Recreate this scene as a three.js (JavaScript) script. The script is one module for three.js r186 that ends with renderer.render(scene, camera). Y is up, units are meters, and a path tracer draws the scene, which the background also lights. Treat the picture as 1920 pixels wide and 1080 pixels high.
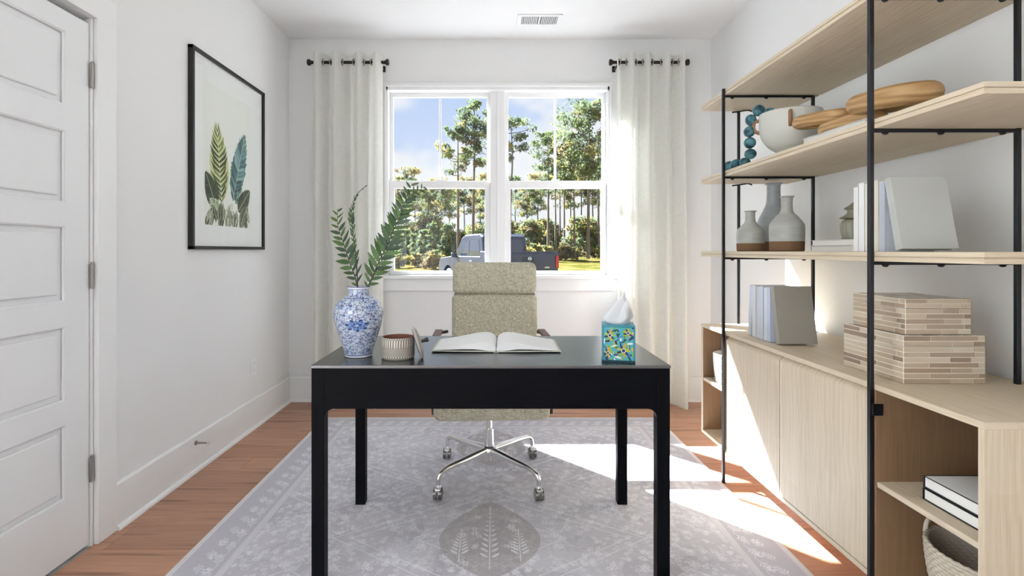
import * as THREE from 'three';
import { RoundedBoxGeometry } from 'three/addons/geometries/RoundedBoxGeometry.js';
import { mergeGeometries } from 'three/addons/utils/BufferGeometryUtils.js';
import { RectAreaLightUniformsLib } from 'three/addons/lights/RectAreaLightUniformsLib.js';
RectAreaLightUniformsLib.init();

// ---------------------------------------------------------------- camera, sky, sun, exposure
const F = 975, CX = 925, CY = 470, EYE = 1.15;            // focal length and vanishing point in photo pixels, eye height in metres
const scene = new THREE.Scene();
const camera = new THREE.PerspectiveCamera(2 * Math.atan(540 / F) * 180 / Math.PI, 16 / 9, 0.05, 500);
camera.position.set(0, EYE, 0);
camera.lookAt(0, EYE, -1);
camera.setViewOffset(1920, 1080, 960 - CX, 540 - CY, 1920, 1080);
const renderer = new THREE.WebGLRenderer({ antialias: true });
renderer.toneMapping = THREE.LinearToneMapping;
renderer.toneMappingExposure = 1.0;
renderer.shadowMap.enabled = true;
const SKY_STRENGTH = 1.0, SUN = 56, FILL_LAMP = 0.4;

// seeded random numbers and periodic noise
function rng(seed) { let s = seed >>> 0; return () => { s = (s + 0x6d2b79f5) | 0; let t = Math.imul(s ^ (s >>> 15), 1 | s); t = (t + Math.imul(t ^ (t >>> 7), 61 | t)) ^ t; return ((t ^ (t >>> 14)) >>> 0) / 4294967296; }; }
function hash(x, y, s) { let h = Math.imul(x, 374761393) ^ Math.imul(y, 668265263) ^ Math.imul(s, 2147483647 ^ 0x5bd1e995); h = Math.imul(h ^ (h >>> 13), 1274126177); return ((h ^ (h >>> 16)) >>> 0) / 4294967296; }
function noise(x, y, px, py, s) {
  const x0 = Math.floor(x), y0 = Math.floor(y), fx = x - x0, fy = y - y0, u = fx * fx * (3 - 2 * fx), v = fy * fy * (3 - 2 * fy);
  const w = (i, j) => hash(((x0 + i) % px + px) % px, ((y0 + j) % py + py) % py, s);
  return (w(0, 0) * (1 - u) + w(1, 0) * u) * (1 - v) + (w(0, 1) * (1 - u) + w(1, 1) * u) * v;
}
function fbm(x, y, px, py, s, n = 4) { let a = 0.5, t = 0, m = 0; for (let i = 0; i < n; i++) { t += a * noise(x, y, px, py, s + i); m += a; x *= 2; y *= 2; px *= 2; py *= 2; a *= 0.5; } return t / m; }
const clamp = (v, a = 0, b = 1) => Math.min(b, Math.max(a, v)), lerp = (a, b, t) => a + (b - a) * t, smooth = (a, b, x) => { const t = clamp((x - a) / (b - a)); return t * t * (3 - 2 * t); };

// sky: pale blue deepening upward, with soft white cloud
{
  const W = 1024, H = 512, data = new Float32Array(W * H * 4);
  for (let j = 0; j < H; j++) for (let i = 0; i < W; i++) {
    const el = ((j + 0.5) / H - 0.5) * Math.PI, h = Math.max(0, Math.sin(el)), az = (i / W) * 64;
    const t = Math.pow(clamp(h), 0.62);
    let r = lerp(0.86, 0.20, t), g = lerp(0.93, 0.42, t), b = lerp(1.02, 0.92, t);
    const lo = 0.42 - 0.27 * (1 - smooth(0.13, 0.26, el)), c = smooth(lo, lo + 0.24, fbm(az + 3.2, el * 14, 64, 4096, 11, 5)) * 0.95 * (1 - 0.55 * h);
    r = lerp(r, 0.97, c); g = lerp(g, 0.98, c); b = lerp(b, 1.0, c);
    const o = (j * W + i) * 4; data[o] = r; data[o + 1] = g; data[o + 2] = b; data[o + 3] = 1;
  }
  const t = new THREE.DataTexture(data, W, H, THREE.RGBAFormat, THREE.FloatType);
  t.mapping = THREE.EquirectangularReflectionMapping; t.magFilter = THREE.LinearFilter; t.minFilter = THREE.LinearFilter; t.needsUpdate = true;
  scene.background = t; scene.backgroundIntensity = SKY_STRENGTH;
}
// sun: travels right (+x), down, and towards the camera (+z) through the window
const sun = new THREE.DirectionalLight(new THREE.Color(0.92, 0.965, 1.03), SUN);
{
  const dir = new THREE.Vector3(0.682, -0.795, 0.731).normalize();
  sun.position.copy(dir).multiplyScalar(-60); sun.target.position.set(0, 0, 0);
  sun.castShadow = true; sun.shadow.mapSize.set(2048, 2048);
  Object.assign(sun.shadow.camera, { left: -40, right: 40, top: 40, bottom: -40, near: 1, far: 160 });
  sun.name = 'sun'; scene.add(sun, sun.target);
}

// ---------------------------------------------------------------- helpers
const P = (x, y, d) => new THREE.Vector3((x - CX) / F * d, EYE - (y - CY) / F * d, -d);   // photo pixel at a known depth
const used = new Map();
function numbered(name) { const n = used.get(name) ?? 0; used.set(name, n + 1); return n ? name + '_' + String(n).padStart(3, '0') : name; }
function tag(o, label, category, group) { o.userData.label = label; o.userData.category = category; if (group) o.userData.group = group; return o; }
function thing(name, label, category, pos = [0, 0, 0], ry = 0, group) { const g = new THREE.Group(); g.name = numbered(name); g.position.set(...pos); g.rotation.y = ry; scene.add(g); return tag(g, label, category, group); }
function structure(name, pos = [0, 0, 0]) { const g = new THREE.Group(); g.name = name; g.position.set(...pos); g.userData.kind = 'structure'; scene.add(g); return g; }
function part(parent, name, geo, mat, pos, rot, scale) {
  const m = new THREE.Mesh(geo, mat); m.name = name; m.castShadow = m.receiveShadow = true;
  if (pos) m.position.set(...pos); if (rot) m.rotation.set(...rot); if (scale) m.scale.set(...scale);
  parent.add(m); return m;
}
function single(name, label, category, geo, mat, pos, rot, group) { const m = part(scene, numbered(name), geo, mat, pos, rot); return tag(m, label, category, group); }
// box-projected uv in metres; grain = axis that u runs along
function boxUV(g, grain = 'x', ou = 0, ov = 0) {
  const p = g.attributes.position, n = g.attributes.normal, uv = new Float32Array(p.count * 2);
  for (let i = 0; i < p.count; i++) {
    const c = { x: p.getX(i), y: p.getY(i), z: p.getZ(i) }, a = [Math.abs(n.getX(i)), Math.abs(n.getY(i)), Math.abs(n.getZ(i))];
    const k = a[0] >= a[1] && a[0] >= a[2] ? 'x' : a[1] >= a[2] ? 'y' : 'z', rest = ['x', 'y', 'z'].filter((q) => q !== k);
    const u = rest.includes(grain) ? grain : rest[0], v = rest.find((q) => q !== u);
    uv[2 * i] = c[u] + ou; uv[2 * i + 1] = c[v] + ov;
  }
  g.setAttribute('uv', new THREE.BufferAttribute(uv, 2)); return g;
}
const rb = (w, h, d, r = 0.002, grain = 'x', ou = 0, ov = 0) => boxUV(new RoundedBoxGeometry(w, h, d, 2, Math.min(r, w / 2.01, h / 2.01, d / 2.01)), grain, ou, ov);
const bx = (x0, x1, y0, y1, z0, z1, r = 0.0015, grain = 'x', ou = 0, ov = 0) => { const g = rb(x1 - x0, y1 - y0, z1 - z0, r, grain, ou, ov); g.translate((x0 + x1) / 2, (y0 + y1) / 2, (z0 + z1) / 2); return g; };
function flat(g) { const h = g.index ? g.toNonIndexed() : g; for (const k of Object.keys(h.attributes)) if (!['position', 'normal', 'uv'].includes(k)) h.deleteAttribute(k); return h; }
const merge = (list) => mergeGeometries(list.map(flat));
const cyl = (r0, r1, h, n = 24) => new THREE.CylinderGeometry(r0, r1, h, n);
function tube(points, r, seg = 40, n = 8, closed = false) { return new THREE.TubeGeometry(new THREE.CatmullRomCurve3(points.map((p) => p.isVector3 ? p : new THREE.Vector3(...p)), closed), seg, r, n, closed); }
const lathe = (pts, n = 64) => new THREE.LatheGeometry(pts.map((p) => new THREE.Vector2(...p)), n);
const lin = (r, g, b) => new THREE.Color().setRGB(r, g, b);
function mat(c, rough = 0.6, extra = {}) { return new THREE.MeshPhysicalMaterial({ color: Array.isArray(c) ? lin(...c) : c, roughness: rough, ...extra }); }
function dataTex(W, H, fn, srgb = true) {
  const d = new Uint8Array(W * H * 4);
  for (let j = 0; j < H; j++) for (let i = 0; i < W; i++) { const c = fn(i / W, j / H, i, j), o = (j * W + i) * 4; d[o] = clamp(c[0]) * 255; d[o + 1] = clamp(c[1]) * 255; d[o + 2] = clamp(c[2]) * 255; d[o + 3] = 255; }
  const t = new THREE.DataTexture(d, W, H); t.wrapS = t.wrapT = THREE.RepeatWrapping; t.magFilter = THREE.LinearFilter; t.minFilter = THREE.LinearMipmapLinearFilter; t.generateMipmaps = true; if (srgb) t.colorSpace = THREE.SRGBColorSpace; t.needsUpdate = true; return t;
}
function canvasTex(W, H, draw, srgb = true) { const c = document.createElement('canvas'); c.width = W; c.height = H; draw(c.getContext('2d'), W, H); const t = new THREE.CanvasTexture(c); t.magFilter = THREE.LinearFilter; if (srgb) t.colorSpace = THREE.SRGBColorSpace; return t; }

// ---------------------------------------------------------------- materials
const mixc = (a, b, t) => [lerp(a[0], b[0], t), lerp(a[1], b[1], t), lerp(a[2], b[2], t)];
const wallBump = dataTex(256, 256, (u, v) => { const n = fbm(u * 48, v * 48, 48, 48, 5, 3); return [n, n, n]; }, false);
wallBump.repeat.set(1.6, 1.6);
const wallMat = mat([0.83, 0.83, 0.825], 0.85, { bumpMap: wallBump, bumpScale: 0.0004 });
const ceilMat = mat([0.87, 0.87, 0.865], 0.9, { bumpMap: wallBump, bumpScale: 0.0005 });
const trimMat = mat([0.86, 0.865, 0.86], 0.38);
const doorMat = mat([0.82, 0.83, 0.835], 0.42);
const vinyl = mat([0.88, 0.88, 0.88], 0.35);
const glass = mat([0.97, 0.98, 0.98], 0.0, { transmission: 1, thickness: 0, ior: 1.45 });
const nickel = mat([0.33, 0.315, 0.30], 0.35, { metalness: 1 });
const chrome = mat([0.78, 0.78, 0.78], 0.16, { metalness: 1 });
const bronze = mat([0.03, 0.024, 0.02], 0.4, { metalness: 0.6 });
const blackMetal = mat([0.012, 0.013, 0.016], 0.32, { metalness: 0.3 });
// pale limed oak, boards glued up from staves; u runs along the grain, 1 m x 0.6 m
const oakTex = dataTex(1024, 512, (u, v) => {
  const k = Math.floor(v * 8), tone = hash(k, 3, 7) * 0.5 + hash(Math.floor(u * 2 + hash(k, 1, 2) * 2) % 2, k, 9) * 0.5;
  const wob = fbm(u * 4, v * 8, 4, 8, 21, 3) * 0.9, fig = 0.5 + 0.5 * Math.sin((v * 26 + wob * 3.2) * 2 * Math.PI);
  const fine = fbm(u * 3, v * 120, 3, 120, 31, 4), pore = smooth(0.62, 0.8, fbm(u * 9, v * 256, 9, 256, 41, 2));
  const t = 0.34 * tone + 0.22 * fig + 0.5 * fine - 0.1;
  const c = mixc([0.875, 0.83, 0.76], [0.775, 0.715, 0.62], clamp(t));
  return mixc(c, [0.62, 0.53, 0.42], pore * 0.16);
});
oakTex.repeat.set(1, 1 / 0.6);
const oak = mat([0.95, 0.92, 0.855], 0.55, { map: oakTex, bumpMap: oakTex, bumpScale: 0.0003 });
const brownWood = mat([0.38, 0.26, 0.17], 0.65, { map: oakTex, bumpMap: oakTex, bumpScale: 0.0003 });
const floorTex = dataTex(2048, 1024, (u, v) => {
  const wob = fbm(u * 3, v * 24, 3, 24, 51, 4), line = 0.5 + 0.5 * Math.sin((v * 70 + wob * 9) * 2 * Math.PI);
  const fine = fbm(u * 12, v * 420, 12, 420, 61, 3), broad = fbm(u * 2.0, v * 20, 2, 20, 71, 3), dark = smooth(0.6, 0.85, fbm(u * 5, v * 60, 5, 60, 81, 3));
  let c = mixc([0.80, 0.62, 0.51], [0.63, 0.46, 0.365], clamp(0.18 * line + 0.55 * fine + 0.75 * (broad - 0.35)));
  return mixc(c, [0.36, 0.25, 0.19], dark * 0.45);
});
const plankMats = [1.0, 0.9, 1.08, 0.96].map((k, i) => mat([0.98 * k, 0.95 * k, 0.93 * k], 0.36 + 0.03 * i, { map: floorTex, bumpMap: floorTex, bumpScale: 0.0003 }));
const deskBump = dataTex(512, 512, (u, v) => { const n = fbm(u * 6, v * 130, 6, 130, 91, 4); return [n, n, n]; }, false);
const deskTopMat = mat([0.016, 0.018, 0.022], 0.27, { bumpMap: deskBump, bumpScale: 0.00012, ior: 2.33 });
const deskMat = mat([0.0025, 0.003, 0.0045], 0.5, { bumpMap: deskBump, bumpScale: 0.0006, specularIntensity: 0.16 });
const boucleTex = dataTex(512, 512, (u, v) => { const n = fbm(u * 64, v * 64, 64, 64, 101, 2), m = fbm(u * 22, v * 22, 22, 22, 103, 3), k = clamp(n * 1.1 - 0.1 + (m - 0.5) * 0.2); return mixc([0.70, 0.68, 0.59], [0.92, 0.915, 0.85], k); });
const boucleBump = dataTex(512, 512, (u, v) => { const n = fbm(u * 64, v * 64, 64, 64, 101, 2); return [n, n, n]; }, false);
for (const t of [boucleTex, boucleBump]) t.repeat.set(3.2, 3.2);
const boucle = mat([0.97, 0.96, 0.92], 0.95, { map: boucleTex, bumpMap: boucleBump, bumpScale: 0.005, sheen: 0.3, sheenColor: lin(1, 1, 0.95), sheenRoughness: 0.6 });
const curtainTex = dataTex(256, 256, (u, v) => { const a = fbm(u * 128, v * 16, 128, 16, 111, 2), b = fbm(u * 16, v * 128, 16, 128, 113, 2), k = 0.94 + 0.06 * (a * 0.5 + b * 0.5); return [k, k, k * 0.985]; });
curtainTex.repeat.set(2, 2);
const curtainMat = mat([0.93, 0.925, 0.90], 1.0, { map: curtainTex, transmission: 0.48, thickness: 0, side: THREE.DoubleSide });
const whitePaper = mat([0.80, 0.80, 0.79], 0.8), pageMat = mat([0.72, 0.70, 0.64], 0.85);

// ================================================================ SETTING
const XL = -1.565, XR = 1.665, ZB = -3.98, ZR = 1.0, HC = 2.77;
// ---- floor of separate planks running across the room
{
  const f = structure('floor');
  part(f, 'subfloor', bx(XL - 0.15, XR + 0.15, -0.14, -0.012, ZB - 0.16, ZR + 0.15), mat([0.25, 0.22, 0.19], 0.9));
  const r = rng(5), W = 0.18, L = 1.22, cache = new Map();
  const plankGeo = (len, v) => { const key = len.toFixed(3) + '_' + v; if (!cache.has(key)) { const g = new RoundedBoxGeometry(len - 0.0012, 0.012, W - 0.0012, 1, 0.0012); const p = g.attributes.position, uv = new Float32Array(p.count * 2); for (let i = 0; i < p.count; i++) { uv[2 * i] = p.getX(i) / 2.44 + v * 0.37; uv[2 * i + 1] = (p.getZ(i) / W * 0.9 + 0.5 + v) / 6; } g.setAttribute('uv', new THREE.BufferAttribute(uv, 2)); cache.set(key, g); } return cache.get(key); };
  for (let z = ZB, row = 0; z < ZR; z += W, row++) {
    let x = XL - [0.1, 0.75, 0.4, 1.05, 0.6, 0.2, 0.9][row % 7] * 1.1;
    while (x < XR) {
      const a = Math.max(x, XL), b = Math.min(x + L, XR);
      if (b - a > 0.02) part(f, 'plank', plankGeo(b - a, Math.floor(r() * 6)), plankMats[Math.floor(r() * 4)], [(a + b) / 2, -0.006, z + W / 2]);
      x += L;
    }
  }
}
// ---- walls, ceiling
function panel(u0, u1, v0, v1, holes, depth) { const s = new THREE.Shape([[u0, v0], [u1, v0], [u1, v1], [u0, v1]].map((p) => new THREE.Vector2(...p))); for (const [a, b, c, d] of holes) s.holes.push(new THREE.Path([[a, c], [a, d], [b, d], [b, c]].map((p) => new THREE.Vector2(...p)))); return new THREE.ExtrudeGeometry(s, { depth, bevelEnabled: false }); }
function wall(name, geo, m = wallMat) { const w = part(scene, name, boxUV(geo, 'x'), m); w.userData.kind = 'structure'; return w; }
const WX0 = -0.825, WX1 = 0.893, WY0 = 0.962, WY1 = 2.41;            // window opening
const DZ0 = -2.03, DZ1 = -1.22, DH = 2.055;                          // door opening in the left wall
const LZ0 = -0.97, LZ1 = 0.85, LY0 = 0.12, LY1 = 2.45;               // added, unseen side window in the left wall
{ const g = panel(XL - 0.15, XR + 0.15, -0.02, HC + 0.02, [[WX0, WX1, WY0, WY1]], 0.16); g.translate(0, 0, ZB - 0.16); wall('wall_back', g); }
{ const g = panel(-ZR, -ZB, -0.02, HC + 0.02, [[-DZ1, -DZ0, -0.01, DH], [-LZ1, -LZ0, LY0, LY1]], 0.15); g.rotateY(Math.PI / 2); g.translate(XL - 0.15, 0, 0); wall('wall_left', g); }
{ const g = panel(-ZR, -ZB, -0.02, HC + 0.02, [], 0.15); g.rotateY(Math.PI / 2); g.translate(XR, 0, 0); wall('wall_right', g); }
{ const g = panel(XL - 0.15, XR + 0.15, -0.02, HC + 0.02, [], 0.15); g.translate(0, 0, ZR); wall('wall_rear', g); }
wall('ceiling', bx(XL - 0.2, XR + 0.2, HC, HC + 0.15, ZB - 0.2, ZR + 0.2, 0.001), ceilMat);
// ---- baseboards with a shoe strip along the floor
function baseboard(name, a, b, nx, nz) {     // from a to b on the wall, (nx, nz) points into the room
  const g = structure(name), len = Math.hypot(b[0] - a[0], b[1] - a[1]), cx = (a[0] + b[0]) / 2, cz = (a[1] + b[1]) / 2;
  const s = new THREE.Shape(); s.moveTo(0, 0); s.lineTo(0.016, 0); s.lineTo(0.016, 0.180); s.quadraticCurveTo(0.016, 0.19, 0.006, 0.19); s.lineTo(0, 0.19);
  const q = new THREE.Shape(); q.moveTo(0, 0); q.lineTo(0.016, 0); q.quadraticCurveTo(0.016, 0.018, 0, 0.018);
  for (const [n, sh, off] of [['board', s, 0], ['shoe_molding', q, 0.016]]) {
    const e = new THREE.ExtrudeGeometry(sh, { depth: len, bevelEnabled: false, curveSegments: 5 }); e.translate(0, 0, -len / 2);
    part(g, n, e, trimMat, [cx + nx * off, 0, cz + nz * off], [0, Math.atan2(-nz, nx), 0]);
  }
}
baseboard('baseboard_left', [XL, DZ0 - 0.105], [XL, ZB], 1, 0);
baseboard('baseboard_back', [XL + 0.016, ZB], [XR - 0.016, ZB], 0, 1);
baseboard('baseboard_right', [XR, ZR], [XR, ZB], -1, 0);
// ---- panelled door with hinges, and its casing
{
  const d = structure('door_1', [XL - 0.004, 0, DZ0 + 0.012]);      // hinge side at z = 0, leaf runs to +z
  const W = 0.79, H = 2.03, T = 0.035, st = 0.112, y0 = 0.012;
  const panels = [[0.238, 0.509], [0.600, 0.870], [0.964, 1.240], [1.326, 1.590], [1.685, 1.954]];
  const leaf = [bx(-T, 0, y0, H, 0, st, 0.001), bx(-T, 0, y0, H, W - st, W, 0.001)];
  const rails = [[y0, panels[0][0]], ...panels.slice(0, -1).map((p, i) => [p[1], panels[i + 1][0]]), [panels[4][1], H]];
  for (const [a, b] of rails) leaf.push(bx(-T, 0, a, b, st - 0.001, W - st + 0.001, 0.001));
  part(d, 'leaf_frame', merge(leaf), doorMat);
  for (const [a, b] of panels) {
    part(d, 'door_panel', bx(-T + 0.006, -0.013, a - 0.003, b + 0.003, st - 0.003, W - st + 0.003), doorMat);
    const raised = new RoundedBoxGeometry(0.012, b - a - 0.05, W - 2 * st - 0.05, 3, 0.0058);
    part(d, 'raised_field', raised, doorMat, [-0.011, (a + b) / 2, W / 2]);
    const m = 0.014, lip = [];
    for (const y of [a, b]) lip.push(tube([[-0.004, y, st], [-0.004, y, W - st]], 0.006, 1, 8));
    for (const z of [st, W - st]) lip.push(tube([[-0.004, a, z], [-0.004, b, z]], 0.006, 1, 8));
    part(d, 'panel_molding', merge(lip), doorMat, [-0.004, 0, 0]);
  }
  for (const y of [0.30, 1.05, 1.83]) {
    const h = part(d, 'hinge', merge([cyl(0.0065, 0.0065, 0.095, 12), bx(-0.004, 0.0035, -0.047, 0.047, 0, 0.011, 0.0005)]), nickel, [0.008, y, -0.006]);
    part(h, 'pin_cap', new THREE.SphereGeometry(0.007, 10, 8), nickel, [0, 0.05, 0]);
  }
  const c = structure('trim_1');
  part(c, 'door_jamb', bx(XL - 0.15, XL + 0.002, 0, DH, DZ0 - 0.002, DZ0 + 0.008), trimMat);
  part(c, 'casing', bx(XL, XL + 0.02, 0, DH + 0.105, DZ0 - 0.105, DZ0 - 0.004, 0.003), trimMat);
  part(c, 'casing', bx(XL, XL + 0.02, 0, DH + 0.105, DZ1 + 0.004, DZ1 + 0.105, 0.003), trimMat);
  part(c, 'header_casing', bx(XL, XL + 0.021, DH + 0.002, DH + 0.105, DZ0 - 0.105, DZ1 + 0.105, 0.003), trimMat);
  part(c, 'door_stop_strip', bx(XL - 0.15, XL - 0.045, 0, DH, DZ0 + 0.008, DZ0 + 0.02), trimMat);
  part(c, 'jamb_backing', bx(XL - 0.15, XL - 0.05, 0, DH, DZ0, DZ1), trimMat);
}
// ---- twin double-hung window
{
  const w = structure('window_1');
  const zi = ZB, fo = ZB - 0.12;
  part(w, 'casing', merge([bx(WX0 - 0.012, WX1 + 0.012, WY1 - 0.004, WY1 + 0.018, zi - 0.01, zi + 0.016), bx(WX0 - 0.012, WX0 + 0.004, WY0, WY1, zi - 0.01, zi + 0.014), bx(WX1 - 0.004, WX1 + 0.012, WY0, WY1, zi - 0.01, zi + 0.014)]), trimMat);
  part(w, 'stool', bx(WX0 - 0.06, WX1 + 0.06, WY0 - 0.028, WY0, zi - 0.05, zi + 0.045, 0.006), trimMat);
  part(w, 'apron', bx(WX0 - 0.03, WX1 + 0.03, WY0 - 0.118, WY0 - 0.028, zi, zi + 0.018, 0.003), trimMat);
  const jamb = [bx(WX0, WX1, WY1 - 0.03, WY1, fo, zi), bx(WX0, WX0 + 0.018, WY0, WY1, fo, zi), bx(WX1 - 0.018, WX1, WY0, WY1, fo, zi), bx(WX0, WX1, WY0 - 0.02, WY0 + 0.004, fo - 0.04, zi - 0.03)];
  part(w, 'frame', merge(jamb), vinyl);
  part(w, 'mullion', bx(-0.024, 0.092, WY0, WY1 - 0.02, fo, zi - 0.022, 0.004), vinyl);
  part(w, 'mullion_bead', bx(0.026, 0.042, WY0, WY1 - 0.02, zi - 0.023, zi - 0.014, 0.003), vinyl);
  for (const [x0, x1] of [[WX0 + 0.018, -0.024], [0.092, WX1 - 0.018]]) {
    const frame = (n, y0, y1, z, s, b, t) => {
      const sash = part(w, n, merge([bx(x0, x0 + s, y0, y1, z - 0.017, z + 0.017, 0.004), bx(x1 - s, x1, y0, y1, z - 0.017, z + 0.017, 0.004), bx(x0, x1, y0, y0 + b, z - 0.0165, z + 0.0165, 0.004), bx(x0, x1, y1 - t, y1, z - 0.0165, z + 0.0165, 0.004)]), vinyl);
      return sash;
    };
    const up = frame('upper_sash', 1.635, WY1 - 0.028, ZB - 0.092, 0.026, 0.045, 0.034), lo = frame('lower_sash', WY0 + 0.003, 1.69, ZB - 0.055, 0.042, 0.028, 0.058);
    part(up, 'pane', new THREE.PlaneGeometry(x1 - x0 - 0.05, WY1 - 1.66 - 0.05), glass, [(x0 + x1) / 2, (1.66 + WY1 - 0.04) / 2, ZB - 0.093]);
    part(up, 'muntin', bx((x0 + x1) / 2 - 0.009, (x0 + x1) / 2 + 0.009, 1.67, WY1 - 0.05, ZB - 0.101, ZB - 0.084, 0.003), vinyl);
    part(lo, 'pane', new THREE.PlaneGeometry(x1 - x0 - 0.08, 1.63 - WY0 - 0.03), glass, [(x0 + x1) / 2, (1.63 + WY0 + 0.03) / 2, ZB - 0.055]);
    part(lo, 'sash_lock', merge([bx(-0.03, 0.03, 0, 0.012, -0.012, 0.012, 0.003), cyl(0.008, 0.008, 0.016, 12)]), vinyl, [(x0 + x1) / 2, 1.69, ZB - 0.055]);
  }
}
// ---- side window added out of view, for fill light from the left
{
  const w = structure('added_window_2'), x0 = XL - 0.11, x1 = XL - 0.05, m = (LZ0 + LZ1) / 2;
  part(w, 'frame', merge([bx(x0, x1, LY0, LY1, LZ0, LZ0 + 0.05), bx(x0, x1, LY0, LY1, LZ1 - 0.05, LZ1), bx(x0, x1, LY0, LY0 + 0.05, LZ0, LZ1), bx(x0, x1, LY1 - 0.05, LY1, LZ0, LZ1), bx(x0, x1, LY0, LY1, m - 0.03, m + 0.03)]), vinyl);
  for (const [a, b] of [[LZ0 + 0.05, m - 0.03], [m + 0.03, LZ1 - 0.05]]) part(w, 'pane', new THREE.PlaneGeometry(b - a, LY1 - LY0 - 0.1), glass, [XL - 0.08, (LY0 + LY1) / 2, (a + b) / 2], [0, Math.PI / 2, 0]);
  part(w, 'casing', merge([bx(XL, XL + 0.016, LY0 - 0.06, LY0, LZ0 - 0.06, LZ1 + 0.06), bx(XL, XL + 0.016, LY1, LY1 + 0.06, LZ0 - 0.06, LZ1 + 0.06), bx(XL, XL + 0.016, LY0, LY1, LZ0 - 0.06, LZ0), bx(XL, XL + 0.016, LY0, LY1, LZ1, LZ1 + 0.06)]), trimMat);
}
{  // sheer added out of view, spreads the sun as soft fill
  const t = thing('added_sheer_curtain', 'white sheer curtain added out of view to spread fill light', 'curtain'), N = 160, pos = [], idx = [];
  for (let j = 0; j <= 10; j++) for (let i = 0; i <= N; i++) { const s = i / N; pos.push(XL + 0.06 + 0.02 * Math.sin(s * 2 * Math.PI * 14) * (0.8 + 0.2 * j / 10), lerp(LY1 + 0.14, 0.06, j / 10), lerp(LZ0 - 0.1, LZ1 + 0.1, s)); }
  for (let j = 0; j < 10; j++) for (let i = 0; i < N; i++) { const a = j * (N + 1) + i, b = a + N + 1; idx.push(a, b, a + 1, a + 1, b, b + 1); }
  const g = new THREE.BufferGeometry(); g.setAttribute('position', new THREE.Float32BufferAttribute(pos, 3)); g.setIndex(idx); g.computeVertexNormals();
  part(t, 'fabric', g, mat([0.95, 0.95, 0.95], 1.0, { transmission: 0.8, thickness: 0, side: THREE.DoubleSide }));
  part(t, 'rod', cyl(0.012, 0.012, LZ1 - LZ0 + 0.3, 16), bronze, [XL + 0.06, LY1 + 0.15, (LZ0 + LZ1) / 2], [Math.PI / 2, 0, 0]);
}

// ================================================================ THINGS ON WALLS AND CEILING
{ // ceiling register
  const v = thing('ceiling_vent', 'white slotted metal air vent on the ceiling', 'vent', [0.322, HC, -3.645]);
  part(v, 'frame', merge([bx(-0.155, 0.155, -0.008, 0, -0.085, -0.06, 0.002), bx(-0.155, 0.155, -0.008, 0, 0.06, 0.085, 0.002), bx(-0.155, -0.125, -0.008, 0, -0.06, 0.06, 0.002), bx(0.125, 0.155, -0.008, 0, -0.06, 0.06, 0.002), bx(-0.006, 0.006, -0.007, 0, -0.06, 0.06, 0.001)]), trimMat);
  part(v, 'duct', bx(-0.124, 0.124, -0.0012, -0.0002, -0.06, 0.06, 0.0001), mat([0.16, 0.16, 0.16], 0.8));
  const s = rb(0.0055, 0.007, 0.118, 0.001); for (let i = 0; i < 20; i++) { const x = -0.117 + i * 0.0123; if (Math.abs(x) > 0.008) part(v, 'slat', s, trimMat, [x, -0.0048, 0], [0, 0, x < 0 ? 0.5 : -0.5]); }
}
{ // outlet
  const o = thing('wall_outlet', 'white electrical outlet plate low on the wall under the framed print', 'outlet', [XL, 0.393, -3.386], Math.PI / 2);
  part(o, 'plate', rb(0.072, 0.116, 0.006, 0.0025), trimMat, [0, 0, 0.003]);
  for (const y of [-0.021, 0.021]) { const r = part(o, 'receptacle', rb(0.034, 0.029, 0.004, 0.0018), trimMat, [0, y, 0.0065]); for (const x of [-0.006, 0.006]) part(r, 'slot', rb(0.002, 0.009, 0.0012, 0.0004), mat([0.04, 0.04, 0.04], 0.8), [x, 0.002, 0.0018]); }
}
{ // door stop
  const s = thing('door_stop', 'slim nickel door stop sticking out of the baseboard', 'door stop', [XL + 0.016, 0.150, -2.705]);
  part(s, 'base', cyl(0.011, 0.011, 0.006, 20), nickel, [0.003, 0, 0], [0, 0, Math.PI / 2]);
  part(s, 'rod', cyl(0.0042, 0.006, 0.06, 16), nickel, [0.034, 0, 0], [0, 0, -Math.PI / 2]);
  part(s, 'rubber_tip', cyl(0.007, 0.007, 0.012, 16), mat([0.75, 0.75, 0.74], 0.8), [0.068, 0, 0], [0, 0, Math.PI / 2]);
}
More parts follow.
